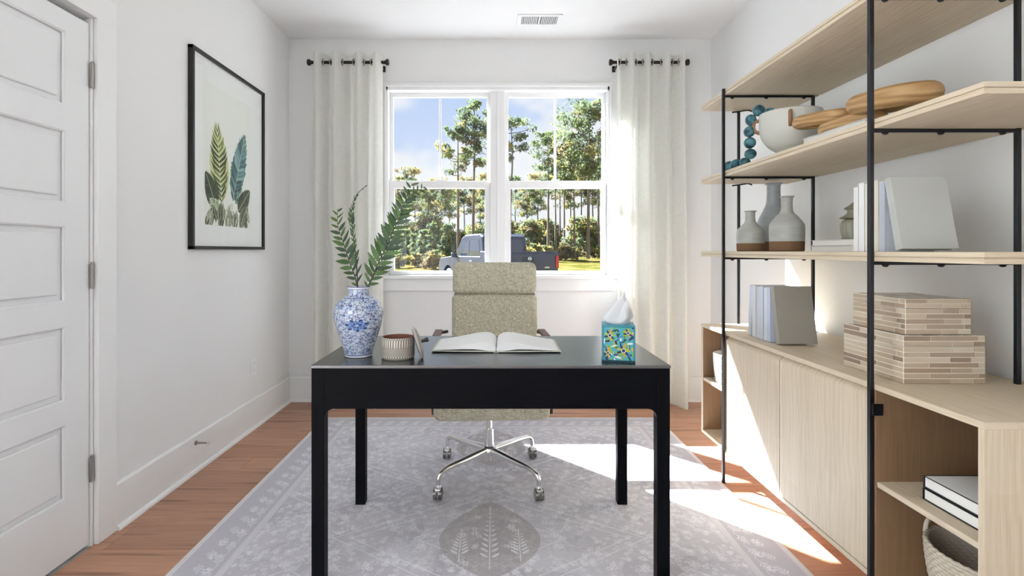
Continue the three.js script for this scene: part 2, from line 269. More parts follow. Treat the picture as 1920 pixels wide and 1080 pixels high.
{ // framed botanical print on the left wall; local +x runs towards the camera end (world -z is far)
  const W = 0.84, H = 1.052, cz = -3.083, cy = 1.683;
  const f = thing('picture_frame', 'large black framed botanical leaf print with wide white mat', 'picture', [XL, cy, cz], Math.PI / 2);
  const b = 0.018, D = 0.027, bars = [bx(-W / 2, W / 2, H / 2 - b, H / 2, 0, D, 0.001), bx(-W / 2, W / 2, -H / 2, -H / 2 + b, 0, D, 0.001), bx(-W / 2, -W / 2 + b, -H / 2, H / 2, 0, D, 0.001), bx(W / 2 - b, W / 2, -H / 2, H / 2, 0, D, 0.001)];
  part(f, 'frame', merge(bars), mat([0.008, 0.008, 0.009], 0.35));
  part(f, 'mat_board', bx(-W / 2 + b, W / 2 - b, -H / 2 + b, H / 2 - b, 0.002, 0.012, 0.0005), mat([0.83, 0.85, 0.83], 0.9));
  const print = canvasTex(768, 1100, (g, w, h) => {
    g.fillStyle = '#eef1ea'; g.fillRect(0, 0, w, h);
    const r = rng(77);
    const leaf = (x0, y0, x1, y1, wid, cols, edge, notch) => {     // base -> tip
      const dx = x1 - x0, dy = y1 - y0, L = Math.hypot(dx, dy), ux = dx / L, uy = dy / L, nx = -uy, ny = ux, N = 46;
      const prof = (t) => wid * Math.pow(Math.sin(Math.PI * Math.pow(t, 0.8)), 0.75);
      const outline = (k, jag) => { g.beginPath(); for (let s = -1; s <= 1; s += 2) for (let i = 0; i <= N; i++) { const t = s < 0 ? i / N : 1 - i / N, q = prof(t) * k * (1 - jag * r()) * s; g.lineTo(x0 + ux * L * t + nx * q, y0 + uy * L * t + ny * q); } g.closePath(); };
      g.fillStyle = edge; outline(1, notch); g.fill();
      for (const s of [-1, 1]) for (let i = 1; i < 16; i++) {
        const t = i / 16, q = prof(t) * (0.72 + 0.3 * r()) * s, c = cols[Math.floor(r() * cols.length)];
        g.fillStyle = c; g.beginPath(); g.moveTo(x0 + ux * L * (t - 0.05), y0 + uy * L * (t - 0.05)); g.quadraticCurveTo(x0 + ux * L * (t + 0.03) + nx * q * 0.7, y0 + uy * L * (t + 0.03) + ny * q * 0.7, x0 + ux * L * (t + 0.09) + nx * q, y0 + uy * L * (t + 0.09) + ny * q);
        g.lineTo(x0 + ux * L * (t - 0.01) + nx * q * 0.75, y0 + uy * L * (t - 0.01) + ny * q * 0.75); g.lineTo(x0 + ux * L * (t - 0.08), y0 + uy * L * (t - 0.08)); g.closePath(); g.fill();
      }
      g.strokeStyle = 'rgba(225,228,195,0.9)'; g.lineWidth = 5; g.beginPath(); g.moveTo(x0, y0); g.lineTo(x0 + dx * 0.94, y0 + dy * 0.94); g.stroke();
    };
    const dk = ['#2c3a2a', '#38482f', '#44563a', '#2a3526'], va = ['#3c4c2c', '#55683c', '#7e8f52', '#334226'], te = ['#3f6a70', '#6a979c', '#2f4f4c', '#8fb3b4', '#39564a'];
    leaf(250, 900, 170, 280, 150, va, '#cdd39a', 0.1);
    leaf(430, 870, 640, 275, 135, te, '#5c8583', 0.22);
    leaf(170, 960, 10, 690, 95, dk, '#3c4a34', 0.1);
    leaf(520, 960, 730, 760, 90, dk, '#5d624b', 0.15);
    leaf(560, 1080, 690, 900, 75, dk, '#8b8f78', 0.1);
    leaf(480, 900, 520, 780, 40, te, '#4f7770', 0.2);
    leaf(250, 1040, 70, 890, 85, ['#5d7a52', '#86a077', '#3f5638'], '#dfe4cf', 0.12);
    leaf(300, 1080, 420, 900, 60, ['#cfd7c4', '#9fb08f', '#e6eadb'], '#e3e8d8', 0.1);
    for (let i = 0; i < 46; i++) { const x = 10 + r() * 740, y = 1010 + r() * 90; leaf(x, y + 30, x + (r() - 0.5) * 120, y - 60 - r() * 60, 14 + r() * 16, r() < 0.7 ? dk : ['#a7b293', '#d8decb'], r() < 0.6 ? '#39432f' : '#c9d1b6', 0.1); }
    g.fillStyle = '#eef1ea'; g.fillRect(0, 1096, w, 4);
  });
  part(f, 'print', new THREE.PlaneGeometry(0.542, 0.78), mat([0.93, 0.93, 0.93], 0.8, { map: print }), [-0.015, -0.004, 0.0128]);
  part(f, 'pane', new THREE.PlaneGeometry(W - 2 * b, H - 2 * b), mat([0.99, 0.99, 0.99], 0.02, { transmission: 1, thickness: 0, ior: 1.25 }), [0, 0, 0.019]);
}
// ---- curtains and rods
function curtain(x0, x1, folds, phase, seed, label, gx) {
  const zr = -3.83, yr = 2.537, top = 2.603, r = rng(seed), NS = 200, NT = 26, pos = [], uv = [], idx = [];
  const jig = [...Array(8)].map(() => r() * 2 - 1), amp = [...Array(12)].map(() => 0.75 + 0.5 * r());
  const warp = (s) => s + 0.018 * Math.sin(2 * Math.PI * s * 1.0 + jig[0]) + 0.010 * Math.sin(2 * Math.PI * s * 2 + jig[1] * 3);
  const at = (s, t) => {             // s across, t down
    const q = warp(s) * folds + phase, k = Math.floor(q), A = 0.056 * lerp(amp[(k + 12) % 12], amp[(k + 13) % 12], q - k);
    const sag = 1 + 0.12 * Math.sin(q * 2.1 + jig[2]) * t, wave = Math.sin(q * 2 * Math.PI + 0.35 * t * Math.sin(q * 1.7 + jig[3] * 3));
    return [lerp(x0, x1, s) + 0.012 * t * Math.sin(q * 3 + jig[4] * 4) + (s - 0.5) * 0.012 * t, lerp(top, 0.004, t), zr + A * sag * wave * (0.9 + 0.25 * t) + 0.010 * t];
  };
  for (let j = 0; j <= NT; j++) for (let i = 0; i <= NS; i++) { pos.push(...at(i / NS, j / NT)); uv.push(i / NS * 0.9, j / NT * 2.6); }
  for (let j = 0; j < NT; j++) for (let i = 0; i < NS; i++) { const a = j * (NS + 1) + i, b = a + NS + 1; idx.push(a, b, a + 1, a + 1, b, b + 1); }
  const g = new THREE.BufferGeometry(); g.setAttribute('position', new THREE.Float32BufferAttribute(pos, 3)); g.setAttribute('uv', new THREE.Float32BufferAttribute(uv, 2)); g.setIndex(idx); g.computeVertexNormals();
  const c = thing('window_curtain', label, 'curtain', [0, 0, 0], 0, 'white grommet curtains');
  part(c, 'fabric', g, curtainMat);
  const ring = new THREE.TorusGeometry(0.021, 0.0045, 8, 24);
  for (let n = Math.ceil(phase * 2); n < (folds + phase) * 2; n++) { // where the cloth crosses the rod
    let lo = 0, hi = 1; for (let k = 0; k < 30; k++) { const m = (lo + hi) / 2; if (warp(m) * folds + phase < n / 2) lo = m; else hi = m; }
    if (lo > 0.012 && lo < 0.988) part(c, 'grommet', ring, nickel, [lerp(x0, x1, lo), yr, zr], [0, Math.PI / 2 + (n % 2 ? 0.5 : -0.5), 0]);
  }
  const rod = thing('curtain_rod', gx, 'curtain rod', [(x0 + x1) / 2, yr, zr], 0, 'short bronze curtain rods');
  const L = x1 - x0 + 0.02;
  part(rod, 'rod', cyl(0.0115, 0.0115, L, 20), bronze, [0, 0, 0], [0, 0, Math.PI / 2]);
  for (const s of [-1, 1]) {
    part(rod, 'finial', lathe([[0, 0], [0.012, 0], [0.014, 0.006], [0.012, 0.010], [0.021, 0.016], [0.024, 0.028], [0.021, 0.036], [0, 0.037]], 24), bronze, [s * L / 2, 0, 0], [0, 0, -s * Math.PI / 2]);
    part(rod, 'bracket', merge([bx(-0.006, 0.006, -0.016, -0.008, -0.138, 0.012, 0.001), bx(-0.012, 0.012, -0.022, 0.022, -0.15, -0.138, 0.002)]), bronze, [s * (L / 2 - 0.03), 0, 0]);
  }
}
curtain(-1.322, -0.816, 3.5, 0.02, 3, 'white grommet curtain hanging behind the fern vase, left of the window', 'short dark bronze rod holding the curtain beside the framed print');
curtain(0.900, 1.394, 4.0, 0.30, 8, 'white grommet curtain hanging between the window and the shelving unit', 'short dark bronze rod holding the curtain beside the shelving unit');

// ================================================================ RUG
{
  const W = 2.283, L = 3.05, tex = canvasTex(1536, 2028, (g, w, h) => {
    const r = rng(42), M = w / W, base = '#cfcdd3';
    g.fillStyle = base; g.fillRect(0, 0, w, h);
    // mottled ground
    for (let i = 0; i < 9000; i++) { const x = r() * w, y = r() * h, k = r(); g.fillStyle = k < 0.5 ? 'rgba(158,155,160,0.10)' : 'rgba(220,219,223,0.10)'; g.fillRect(x, y, 4 + r() * 26, 2 + r() * 5); }
    const light = (a) => `rgba(244,244,247,${(a * 0.85).toFixed(3)})`;
    const sprig = (x, y, a, s, n) => { g.save(); g.translate(x, y); g.rotate(a); g.strokeStyle = light(0.75); g.lineWidth = Math.max(1.2, s * 0.05); g.beginPath(); g.moveTo(0, 0); g.lineTo(0, -s); g.stroke(); for (let i = 1; i <= n; i++) for (const q of [-1, 1]) { const t = i / (n + 1), l = s * 0.34 * (1.15 - t); g.fillStyle = light(0.55 + 0.3 * r()); g.beginPath(); g.ellipse(q * l * 0.55, -s * t - l * 0.35, l * 0.5, l * 0.17, q * -0.7, 0, 7); g.fill(); } g.restore(); };
    const flower = (x, y, s) => { for (let k = 0; k < 6; k++) { g.fillStyle = light(0.7); g.beginPath(); g.ellipse(x + Math.cos(k * 1.047) * s * 0.55, y + Math.sin(k * 1.047) * s * 0.55, s * 0.34, s * 0.2, k * 1.047, 0, 7); g.fill(); } g.fillStyle = '#bcb9c0'; g.beginPath(); g.arc(x, y, s * 0.2, 0, 7); g.fill(); };
    const scroll = (x, y, s, dir) => { g.strokeStyle = light(0.6); g.lineWidth = 2; g.beginPath(); for (let t = 0; t < 5; t += 0.2) { const q = s * (1 - t / 6); g.lineTo(x + dir * Math.cos(t) * q, y + Math.sin(t) * q * 0.8); } g.stroke(); };
    const stem = (x, y, s, n) => { g.strokeStyle = light(1); g.lineWidth = 2.4; g.beginPath(); g.moveTo(x, y); g.lineTo(x, y - s); g.stroke(); for (let i = 2; i <= n; i++) for (const q of [-1, 1]) { const t = i / (n + 1), l = 24 * (1.2 - t); g.fillStyle = light(0.9); g.beginPath(); g.ellipse(x + q * l * 0.6, y - s * t - l * 0.4, l * 0.55, l * 0.16, q * -0.75, 0, 7); g.fill(); } };
    const B = 0.205 * M;
    // field: mirrored sprigs, flowers and lattice lines
    g.save(); g.beginPath(); g.rect(B, B, w - 2 * B, h - 2 * B); g.clip();
    for (let i = 0; i < 240; i++) { g.fillStyle = r() < 0.6 ? 'rgba(150,146,152,0.15)' : 'rgba(226,225,230,0.14)'; g.beginPath(); g.ellipse(r() * w, r() * h, 30 + r() * 110, 14 + r() * 50, r() * 3, 0, 7); g.fill(); }
    for (let i = 0; i < 3400; i++) { const x = B + r() * (w / 2 - B), y = B + r() * (h - 2 * B), a = (r() - 0.5) * 2.4, s = 12 + r() * 26, n = 3 + Math.floor(r() * 4), k = r(); for (const q of [0, 1]) { const X = q ? w - x : x; if (k < 0.6) sprig(X, y, q ? -a : a, s, n); else if (k < 0.75) flower(X, y, s * 0.3); else scroll(X, y, s * 0.55, q ? -1 : 1); } }
    const diamond = (cx, cy, a, b, lw) => { g.strokeStyle = light(0.85); g.lineWidth = lw; g.beginPath(); g.moveTo(cx, cy - b); g.lineTo(cx + a, cy); g.lineTo(cx, cy + b); g.lineTo(cx - a, cy); g.closePath(); g.stroke(); };
    for (let k = 0; k < 5; k++) { const cy = h * 0.5 + (k - 2) * 0.95 * M - 0.03 * M; for (const [a, b] of [[0.62, 0.40], [0.55, 0.35], [0.30, 0.19]]) diamond(w / 2, cy, a * M, b * M, 3.2); for (const q of [-1, 1]) for (const [a, b] of [[0.40, 0.27], [0.34, 0.22]]) diamond(w / 2 + q * 0.72 * M, cy + 0.47 * M, a * M, b * M, 3); }
    // darker taupe medallions on the centre line, each with paired trees
    for (let k = 0; k < 5; k++) { const cy = h * 0.5 + (k - 2) * 0.95 * M - 0.03 * M; g.fillStyle = 'rgba(152,146,143,0.42)'; g.beginPath(); g.moveTo(w / 2, cy - 0.30 * M); g.bezierCurveTo(w / 2 + 0.1 * M, cy - 0.22 * M, w / 2 + 0.2 * M, cy - 0.1 * M, w / 2 + 0.2 * M, cy); g.bezierCurveTo(w / 2 + 0.2 * M, cy + 0.12 * M, w / 2 + 0.1 * M, cy + 0.2 * M, w / 2, cy + 0.26 * M); g.bezierCurveTo(w / 2 - 0.1 * M, cy + 0.2 * M, w / 2 - 0.2 * M, cy + 0.12 * M, w / 2 - 0.2 * M, cy); g.bezierCurveTo(w / 2 - 0.2 * M, cy - 0.1 * M, w / 2 - 0.1 * M, cy - 0.22 * M, w / 2, cy - 0.3 * M); g.fill();
      stem(w / 2, cy + 0.2 * M, 0.46 * M, 12); for (const q of [-1, 1]) { stem(w / 2 + q * 0.115 * M, cy + 0.15 * M, 0.22 * M, 9); for (let i = 0; i < 9; i++) flower(w / 2 + q * (0.03 + 0.1 * r()) * M, cy + (r() - 0.5) * 0.34 * M, 9 + r() * 6); } }
    g.restore();
    // border band with scrolling flowers between two pale stripes
    const band = (f) => { for (const side of [0, 1, 2, 3]) { g.save(); if (side === 1) { g.translate(w, h); g.rotate(Math.PI); } else if (side === 2) { g.translate(w, 0); g.rotate(Math.PI / 2); } else if (side === 3) { g.translate(0, h); g.rotate(-Math.PI / 2); } f(side < 2 ? w : h); g.restore(); } };
    g.save(); g.beginPath(); g.rect(0, 0, w, h); g.rect(w - B, B, -(w - 2 * B), h - 2 * B); g.clip('evenodd'); g.fillStyle = '#c4c2c9'; g.fillRect(0, 0, w, h); g.restore();
    band((len) => { const c = B * 0.56; for (let x = B * 0.6; x < len - B * 0.4; x += B * 0.42) { flower(x, c + Math.sin(x * 0.03) * B * 0.08, 15); sprig(x + B * 0.2, c + B * 0.18, 1.2, 42, 4); sprig(x + B * 0.2, c - B * 0.14, -1.9, 42, 4); scroll(x + B * 0.1, c + 16, 17, 1); sprig(x, c + B * 0.22, 0.3 * Math.sin(x), 26, 3); } });
    band((len) => { g.fillStyle = '#dcdbdc'; g.fillRect(0, 0, len, 0.024 * M); g.fillStyle = '#d8d7da'; g.fillRect(B - 0.03 * M, B - 0.03 * M, len - 2 * B + 0.06 * M, 0.028 * M); });
    // worn, abrasion-like speckle
    for (let i = 0; i < 26000; i++) { g.fillStyle = r() < 0.5 ? 'rgba(222,221,226,0.20)' : 'rgba(150,147,152,0.16)'; g.fillRect(r() * w, r() * h, 1 + r() * 5, 1 + r() * 2); }
  });
  const g = rb(W, 0.008, L, 0.003); { const p = g.attributes.position, uv = g.attributes.uv; for (let i = 0; i < p.count; i++) uv.setXY(i, p.getX(i) / W + 0.5, 0.5 - p.getZ(i) / L); }
  single('area_rug', 'pale grey vintage patterned area rug under the desk and chair', 'rug', g, mat([0.98, 0.97, 0.98], 0.95, { map: tex, bumpMap: tex, bumpScale: 0.0015 }), [-0.0135, 0.0042, -3.56 + L / 2]);
}
const RUG = 0.0085;

// ================================================================ DESK
{
  const d = thing('desk', 'black wooden writing desk with square legs and deep apron', 'desk', [-0.009, RUG, -2.074]);
  const W = 1.222, D = 0.608, H = 0.7515, A = 0.148, lg = 0.044;
  const top = rb(W + 0.004, 0.012, D + 0.004, 0.003); for (let i = 0, p = top.attributes.position, u = top.attributes.uv; i < p.count; i++) u.setXY(i, p.getX(i), p.getZ(i));
  part(d, 'tabletop', top, deskTopMat, [0, H - 0.006, 0]);
  const side = (w, n, x, z, ry) => {
    const s = new THREE.Shape(), r = 0.03, h = A - 0.012; s.moveTo(-w / 2, 0); s.lineTo(w / 2, 0); s.lineTo(w / 2, -h - r); s.quadraticCurveTo(w / 2 - 0.004, -h - 0.004, w / 2 - r, -h); s.lineTo(-w / 2 + r, -h); s.quadraticCurveTo(-w / 2 + 0.004, -h - 0.004, -w / 2, -h - r); s.closePath();
    const g = new THREE.ExtrudeGeometry(s, { depth: 0.022, bevelEnabled: true, bevelSize: 0.001, bevelThickness: 0.001, bevelSegments: 1, curveSegments: 8 }); g.translate(0, 0, -0.011); part(d, n, g, deskMat, [x, H - 0.012, z], [0, ry, 0]);
  };
  side(W - 2 * lg, 'front_apron', 0, D / 2 - 0.013, 0); side(W - 2 * lg, 'back_apron', 0, -D / 2 + 0.013, 0);
  side(D - 2 * lg, 'side_apron', -W / 2 + 0.013, 0, Math.PI / 2); side(D - 2 * lg, 'side_apron', W / 2 - 0.013, 0, Math.PI / 2);
  const leg = rb(lg, H - 0.012, lg, 0.003, 'y');
  for (const x of [-1, 1]) for (const z of [-1, 1]) part(d, 'leg', leg, deskMat, [x * (W / 2 - lg / 2), (H - 0.012) / 2, z * (D / 2 - lg / 2)]);
}
const DESK = 0.76;

// ================================================================ OFFICE CHAIR
{
  const c = thing('office_chair', 'cream boucle high-back office chair with chrome four-star base behind the desk', 'chair', [-0.022, RUG, -2.627], 0.03);
  const y0 = 0;
  // seat: soft slab with rounded front, slightly dished
  const seat = new RoundedBoxGeometry(0.535, 0.092, 0.52, 8, 0.036); boxUV(seat, 'x');
  { const p = seat.attributes.position; for (let i = 0; i < p.count; i++) { const x = p.getX(i), z = p.getZ(i); if (p.getY(i) > 0) p.setY(i, p.getY(i) - 0.012 * Math.cos(x / 0.27 * 1.57) * Math.cos(z / 0.3 * 1.57)); p.setY(i, p.getY(i) - 0.010 * Math.max(0, z / 0.26) ** 2 + 0.014 * Math.sin(z * 5)); } seat.computeVertexNormals(); }
  part(c, 'seat', seat, boucle, [0.008, 0.404 + y0, 0.015]);
  part(c, 'seat_shell', rb(0.36, 0.02, 0.34, 0.006), mat([0.02, 0.02, 0.02], 0.5), [0.008, 0.352 + y0, -0.02]);
  // back: tall padded panel with a head section above a stitched seam
  const pad = (w, h, t, r) => { const g = new RoundedBoxGeometry(w, h, t, 8, r); boxUV(g, 'x'); const p = g.attributes.position; for (let i = 0; i < p.count; i++) { const u = p.getX(i) / (w / 2), v = p.getY(i) / (h / 2); p.setZ(i, p.getZ(i) + (p.getZ(i) > 0 ? 0.012 : 0.004) * (1 - u * u) * (1 - v * v) + 0.016 * u * u); } g.computeVertexNormals(); return g; };
  const tilt = -0.07;
  const back = part(c, 'backrest', pad(0.468, 0.475, 0.07, 0.03), boucle, [0.036, 0.665 + y0, -0.245], [tilt, 0, 0]);
  part(c, 'head_cushion', pad(0.462, 0.178, 0.078, 0.034), boucle, [0.036, 0.987 + y0, -0.268], [tilt, 0, 0]);
  part(back, 'seam', tube([[-0.222, 0.236, 0.030], [0, 0.236, 0.022], [0.222, 0.236, 0.030]], 0.004, 20, 6), mat([0.20, 0.19, 0.15], 0.9));
  part(c, 'back_shell', rb(0.43, 0.56, 0.012, 0.005), mat([0.02, 0.02, 0.02], 0.5), [0.036, 0.72 + y0, -0.297], [tilt, 0, 0]);
  // arms: dark loops with leather pads
  for (const s of [-1, 1]) {
    const x = s * 0.276 + 0.012;
    const arm = part(c, 'arm', tube([[x, 0.395 + y0, 0.16], [x * 1.02, 0.52 + y0, 0.10], [x * 1.03, 0.64 + y0, 0.02], [x * 1.03, 0.690 + y0, -0.06], [x, 0.694 + y0, -0.20], [x * 0.86, 0.692 + y0, -0.275]], 0.009, 40, 8), mat([0.03, 0.022, 0.018], 0.35, { metalness: 0.5 }));
    part(arm, 'arm_pad', rb(0.042, 0.016, 0.22, 0.007), mat([0.16, 0.075, 0.045], 0.5), [x * 1.02, 0.703 + y0, -0.125]);
    part(c, 'side_rail', bx(x - 0.008, x + 0.008, 0.375 + y0, 0.42 + y0, -0.18, 0.20, 0.005), mat([0.02, 0.016, 0.014], 0.4));
  }
  // column and base
  part(c, 'column', merge([cyl(0.016, 0.016, 0.14, 24).translate(0, 0.30 + y0, 0), cyl(0.024, 0.026, 0.11, 24).translate(0, 0.19 + y0, 0)]), chrome);
  part(c, 'tilt_mechanism', rb(0.13, 0.03, 0.16, 0.01), mat([0.03, 0.03, 0.03], 0.5), [0, 0.334 + y0, -0.03]);
  part(c, 'hub', lathe([[0, 0.112], [0.026, 0.112], [0.036, 0.118], [0.038, 0.13], [0.034, 0.15], [0.026, 0.16], [0, 0.16]], 32), chrome, [0, y0, 0]);
  for (const [x, z] of [[-0.224, -0.245], [0.243, -0.240], [-0.238, 0.228], [0.222, 0.252]]) {
    const L = Math.hypot(x, z), ux = x / L, uz = z / L, at = (r, y) => new THREE.Vector3(ux * r, y + y0, uz * r);
    const curve = new THREE.CatmullRomCurve3([at(0.02, 0.138), at(L * 0.5, 0.131), at(L - 0.045, 0.124), at(L - 0.012, 0.113), at(L, 0.088), at(L, 0.066)], false, 'centripetal');
    const g = new THREE.TubeGeometry(curve, 40, 1, 12), p = g.attributes.position, ctr = new THREE.Vector3();
    for (let j = 0; j <= 40; j++) { curve.getPointAt(j / 40, ctr); const r = lerp(0.019, 0.011, smooth(0, 0.85, j / 40)); for (let i = 0; i <= 12; i++) { const k = j * 13 + i; p.setXYZ(k, ctr.x + (p.getX(k) - ctr.x) * r, ctr.y + (p.getY(k) - ctr.y) * r, ctr.z + (p.getZ(k) - ctr.z) * r); } }
    part(c, 'base_leg', g, chrome);
    const k = part(c, 'caster', merge([cyl(0.006, 0.006, 0.03, 12).translate(0, 0.058, 0), rb(0.03, 0.022, 0.046, 0.008).translate(0, 0.047, 0.006)]), chrome, [x, y0, z], [0, 0.5 * x, 0]);
    for (const s of [-1, 1]) part(k, 'wheel', merge([cyl(0.027, 0.027, 0.014, 28).rotateZ(Math.PI / 2), new THREE.TorusGeometry(0.023, 0.005, 8, 28).rotateY(Math.PI / 2)]), mat([0.22, 0.21, 0.2], 0.25, { metalness: 0.8 }), [s * 0.012, 0.0285, 0.008]);
  }
}

// ================================================================ THINGS ON THE DESK
{ // blue and white vase
  const tex = canvasTex(1024, 768, (g, w, h) => {
    const r = rng(9); g.fillStyle = '#bfc8d5'; g.fillRect(0, 0, w, h);
    const blue = (a) => ['rgba(22,42,104,', 'rgba(38,74,150,', 'rgba(70,112,178,', 'rgba(16,28,72,'][Math.floor(r() * 4)] + a + ')';
    for (let i = 0; i < 2900; i++) { const x = r() * w, y = 40 + r() * (h - 80), s = 6 + r() * 15, a0 = r() * 6.3, t = 1.5 + r() * 3; for (const o of [0, -w, w]) { g.strokeStyle = blue(0.85); g.lineWidth = 1.4 + r() * 3.4; g.beginPath(); for (let q = 0; q < t; q += 0.25) g.lineTo(x + o + Math.cos(a0 + q) * s * (1 - q / 7), y + Math.sin(a0 + q) * s * (1 - q / 7)); g.stroke(); } }
    for (let i = 0; i < 420; i++) { const x = r() * w, y = 60 + r() * (h - 120); g.fillStyle = blue(0.8); g.beginPath(); g.ellipse(x, y, 3 + r() * 8, 2 + r() * 4, r() * 3, 0, 7); g.fill(); }
    const peony = (x, y, s) => { for (let ring = 3; ring > 0; ring--) for (let k = 0; k < 7; k++) { const a = k * 0.8976 + ring * 0.5; g.fillStyle = ['#1c4a92', '#3f78b8', '#163a78'][ring - 1]; g.strokeStyle = '#cfd9e6'; g.lineWidth = 2; g.beginPath(); g.ellipse(x + Math.cos(a) * s * 0.3 * ring, y + Math.sin(a) * s * 0.24 * ring, s * 0.26, s * 0.2, a, 0, 7); g.fill(); g.stroke(); } g.fillStyle = '#9db6d4'; g.beginPath(); g.arc(x, y, s * 0.16, 0, 7); g.fill(); };
    for (const [x, y, s] of [[256, 400, 74], [768, 400, 74], [0, 520, 60], [512, 520, 60], [1024, 520, 60], [0, 280, 46], [512, 280, 46], [1024, 280, 46]]) peony(x, y, s);
    g.fillStyle = '#e6e9ee'; g.fillRect(0, 0, w, 26); g.fillRect(0, h - 20, w, 20); g.fillStyle = '#22418c'; g.fillRect(0, 26, w, 5); g.fillRect(0, 120, w, 5); g.fillRect(0, h - 34, w, 8);
  });
  const v = thing('vase', 'blue and white floral porcelain vase on the desk corner', 'vase', [-0.500, DESK + 0.0003, -1.93]);
  const prof = [[0.0, 0.0], [0.046, 0.0], [0.050, 0.004], [0.053, 0.02], [0.066, 0.062], [0.082, 0.11], [0.0895, 0.15], [0.087, 0.176], [0.075, 0.200], [0.055, 0.216], [0.042, 0.225], [0.0385, 0.234], [0.039, 0.248], [0.0425, 0.2555], [0.0405, 0.257], [0.036, 0.254], [0.0345, 0.236], [0.050, 0.214], [0.08, 0.17], [0.078, 0.12], [0.048, 0.02], [0, 0.012]];
  const sp = new THREE.SplineCurve(prof.slice(1, 15).map((p) => new THREE.Vector2(...p))), outer = sp.getPoints(70).map((p) => [p.x, p.y]);
  const g = lathe([[0, 0], ...outer, ...prof.slice(15)], 72);
  { const p = g.attributes.position, u = g.attributes.uv; for (let i = 0; i < p.count; i++) u.setXY(i, u.getX(i), clamp(p.getY(i) / 0.257)); }
  part(v, 'body', g, mat([0.97, 0.97, 0.97], 0.12, { map: tex, clearcoat: 0.6, clearcoatRoughness: 0.05 }), [0, 0, 0], [0, 1.75, 0]);
  part(v, 'rim_band', new THREE.TorusGeometry(0.0412, 0.0016, 8, 48).rotateX(Math.PI / 2), mat([0.03, 0.05, 0.16], 0.2), [0, 0.2562, 0]);
}
{ // fern fronds standing in the vase
  const green = [mat([0.045, 0.105, 0.022], 0.5, { transmission: 0.3, thickness: 0 }), mat([0.07, 0.15, 0.03], 0.5, { transmission: 0.3, thickness: 0 }), mat([0.03, 0.075, 0.03], 0.5, { transmission: 0.25, thickness: 0 })];
  const stemMat = mat([0.05, 0.04, 0.02], 0.6);
  // a leaflet: lance shape along +x with small teeth, arched
  const leaflet = (() => { const pos = [], idx = [], N = 12; for (let i = 0; i <= N; i++) { const t = i / N, w = 0.16 * Math.pow(Math.sin(Math.PI * Math.min(1, 0.08 + 0.92 * Math.pow(t, 0.75))), 0.8) * (i % 2 ? 1 : 0.78), y = -0.12 * t * t; pos.push(t, y + 0.02, w, t, y, 0, t, y + 0.02, -w); if (i) { const a = (i - 1) * 3; for (const k of [0, 1]) idx.push(a + k, a + 3 + k, a + 1 + k, a + 1 + k, a + 3 + k, a + 4 + k); } } const g = new THREE.BufferGeometry(); g.setAttribute('position', new THREE.Float32BufferAttribute(pos, 3)); g.setIndex(idx); g.computeVertexNormals(); return g; })();
  const frond = (pts, n, start, size, seed, label, tilt = 0) => {
    const r = rng(seed), base = pts[0], f = thing('fern_frond', label, 'fern frond', base.toArray(), 0, 'fern fronds in the vase');
    const c = new THREE.CatmullRomCurve3(pts.map((p) => p.clone().sub(base)));
    const g = new THREE.TubeGeometry(c, 50, 1, 6), q = g.attributes.position, ctr = new THREE.Vector3();
    for (let j = 0; j <= 50; j++) { c.getPointAt(j / 50, ctr); const w = lerp(0.0026, 0.0006, j / 50); for (let i = 0; i <= 6; i++) { const k = j * 7 + i; q.setXYZ(k, ctr.x + (q.getX(k) - ctr.x) * w, ctr.y + (q.getY(k) - ctr.y) * w, ctr.z + (q.getZ(k) - ctr.z) * w); } }
    part(f, 'stem', g, stemMat);
    const side = new THREE.Vector3(), X = new THREE.Vector3(), Y = new THREE.Vector3(), Z = new THREE.Vector3(), M = new THREE.Matrix4();
    for (let i = 0; i < n; i++) for (const s of [-1, 1]) {
      const t = start + (1 - start) * (i + 0.25 * (s + 1) + 0.1 * r()) / n, p = c.getPointAt(clamp(t, 0, 1)), tan = c.getTangentAt(clamp(t, 0, 1));
      side.set(Math.cos(tilt), 0.0, Math.sin(tilt)).addScaledVector(tan, -tan.x * Math.cos(tilt) - tan.z * Math.sin(tilt)).normalize();
      const len = size * (0.35 + 0.65 * Math.sin(Math.PI * Math.pow((t - start) / (1 - start), 0.6) * 0.93 + 0.12)) * (0.85 + 0.3 * r());
      X.copy(side).multiplyScalar(s).addScaledVector(tan, 0.55 + 0.25 * r()).normalize(); Z.copy(X).cross(tan).normalize(); Y.crossVectors(Z, X).normalize();
      // leaf plane faces roughly along the frond's own normal
      M.makeBasis(X, Z.clone().negate(), Y); const m = part(f, 'leaflet', leaflet, green[Math.floor(r() * 3)]);
      m.quaternion.setFromRotationMatrix(M); m.rotateX((r() - 0.5) * 0.9); m.scale.setScalar(len); m.position.copy(p);
    }
    return f;
  };
  const V = (x, y, d = 1.93) => P(x, y, d);
  frond([V(674, 566), V(671, 540), V(668, 490), V(661, 430), V(659, 400), V(668, 366), V(688, 347)], 15, 0.42, 0.042, 1, 'tall upright fern frond curling at its tip above the vase', 0.9);
  frond([V(673, 566, 1.94), V(668, 528, 1.94), V(655, 490, 1.97), V(642, 450, 1.99), V(633, 420, 2.0), V(633, 391, 2.0)], 13, 0.16, 0.060, 2, 'short broad fern frond leaning toward the framed print', 0.3);
  frond([V(680, 566), V(690, 538), V(710, 492, 1.92), V(728, 455, 1.91), V(750, 405, 1.9), V(762, 372, 1.9), V(773, 343, 1.9)], 20, 0.12, 0.066, 3, 'largest fern frond leaning toward the window', 0.15);
  frond([V(681, 568, 1.95), V(694, 530, 1.96), V(722, 475, 2.0), V(742, 415, 2.03), V(762, 375, 2.05), V(797, 349, 2.07)], 16, 0.42, 0.048, 4, 'dark fern frond arching behind toward the window, its tip bent over', -0.6);
}
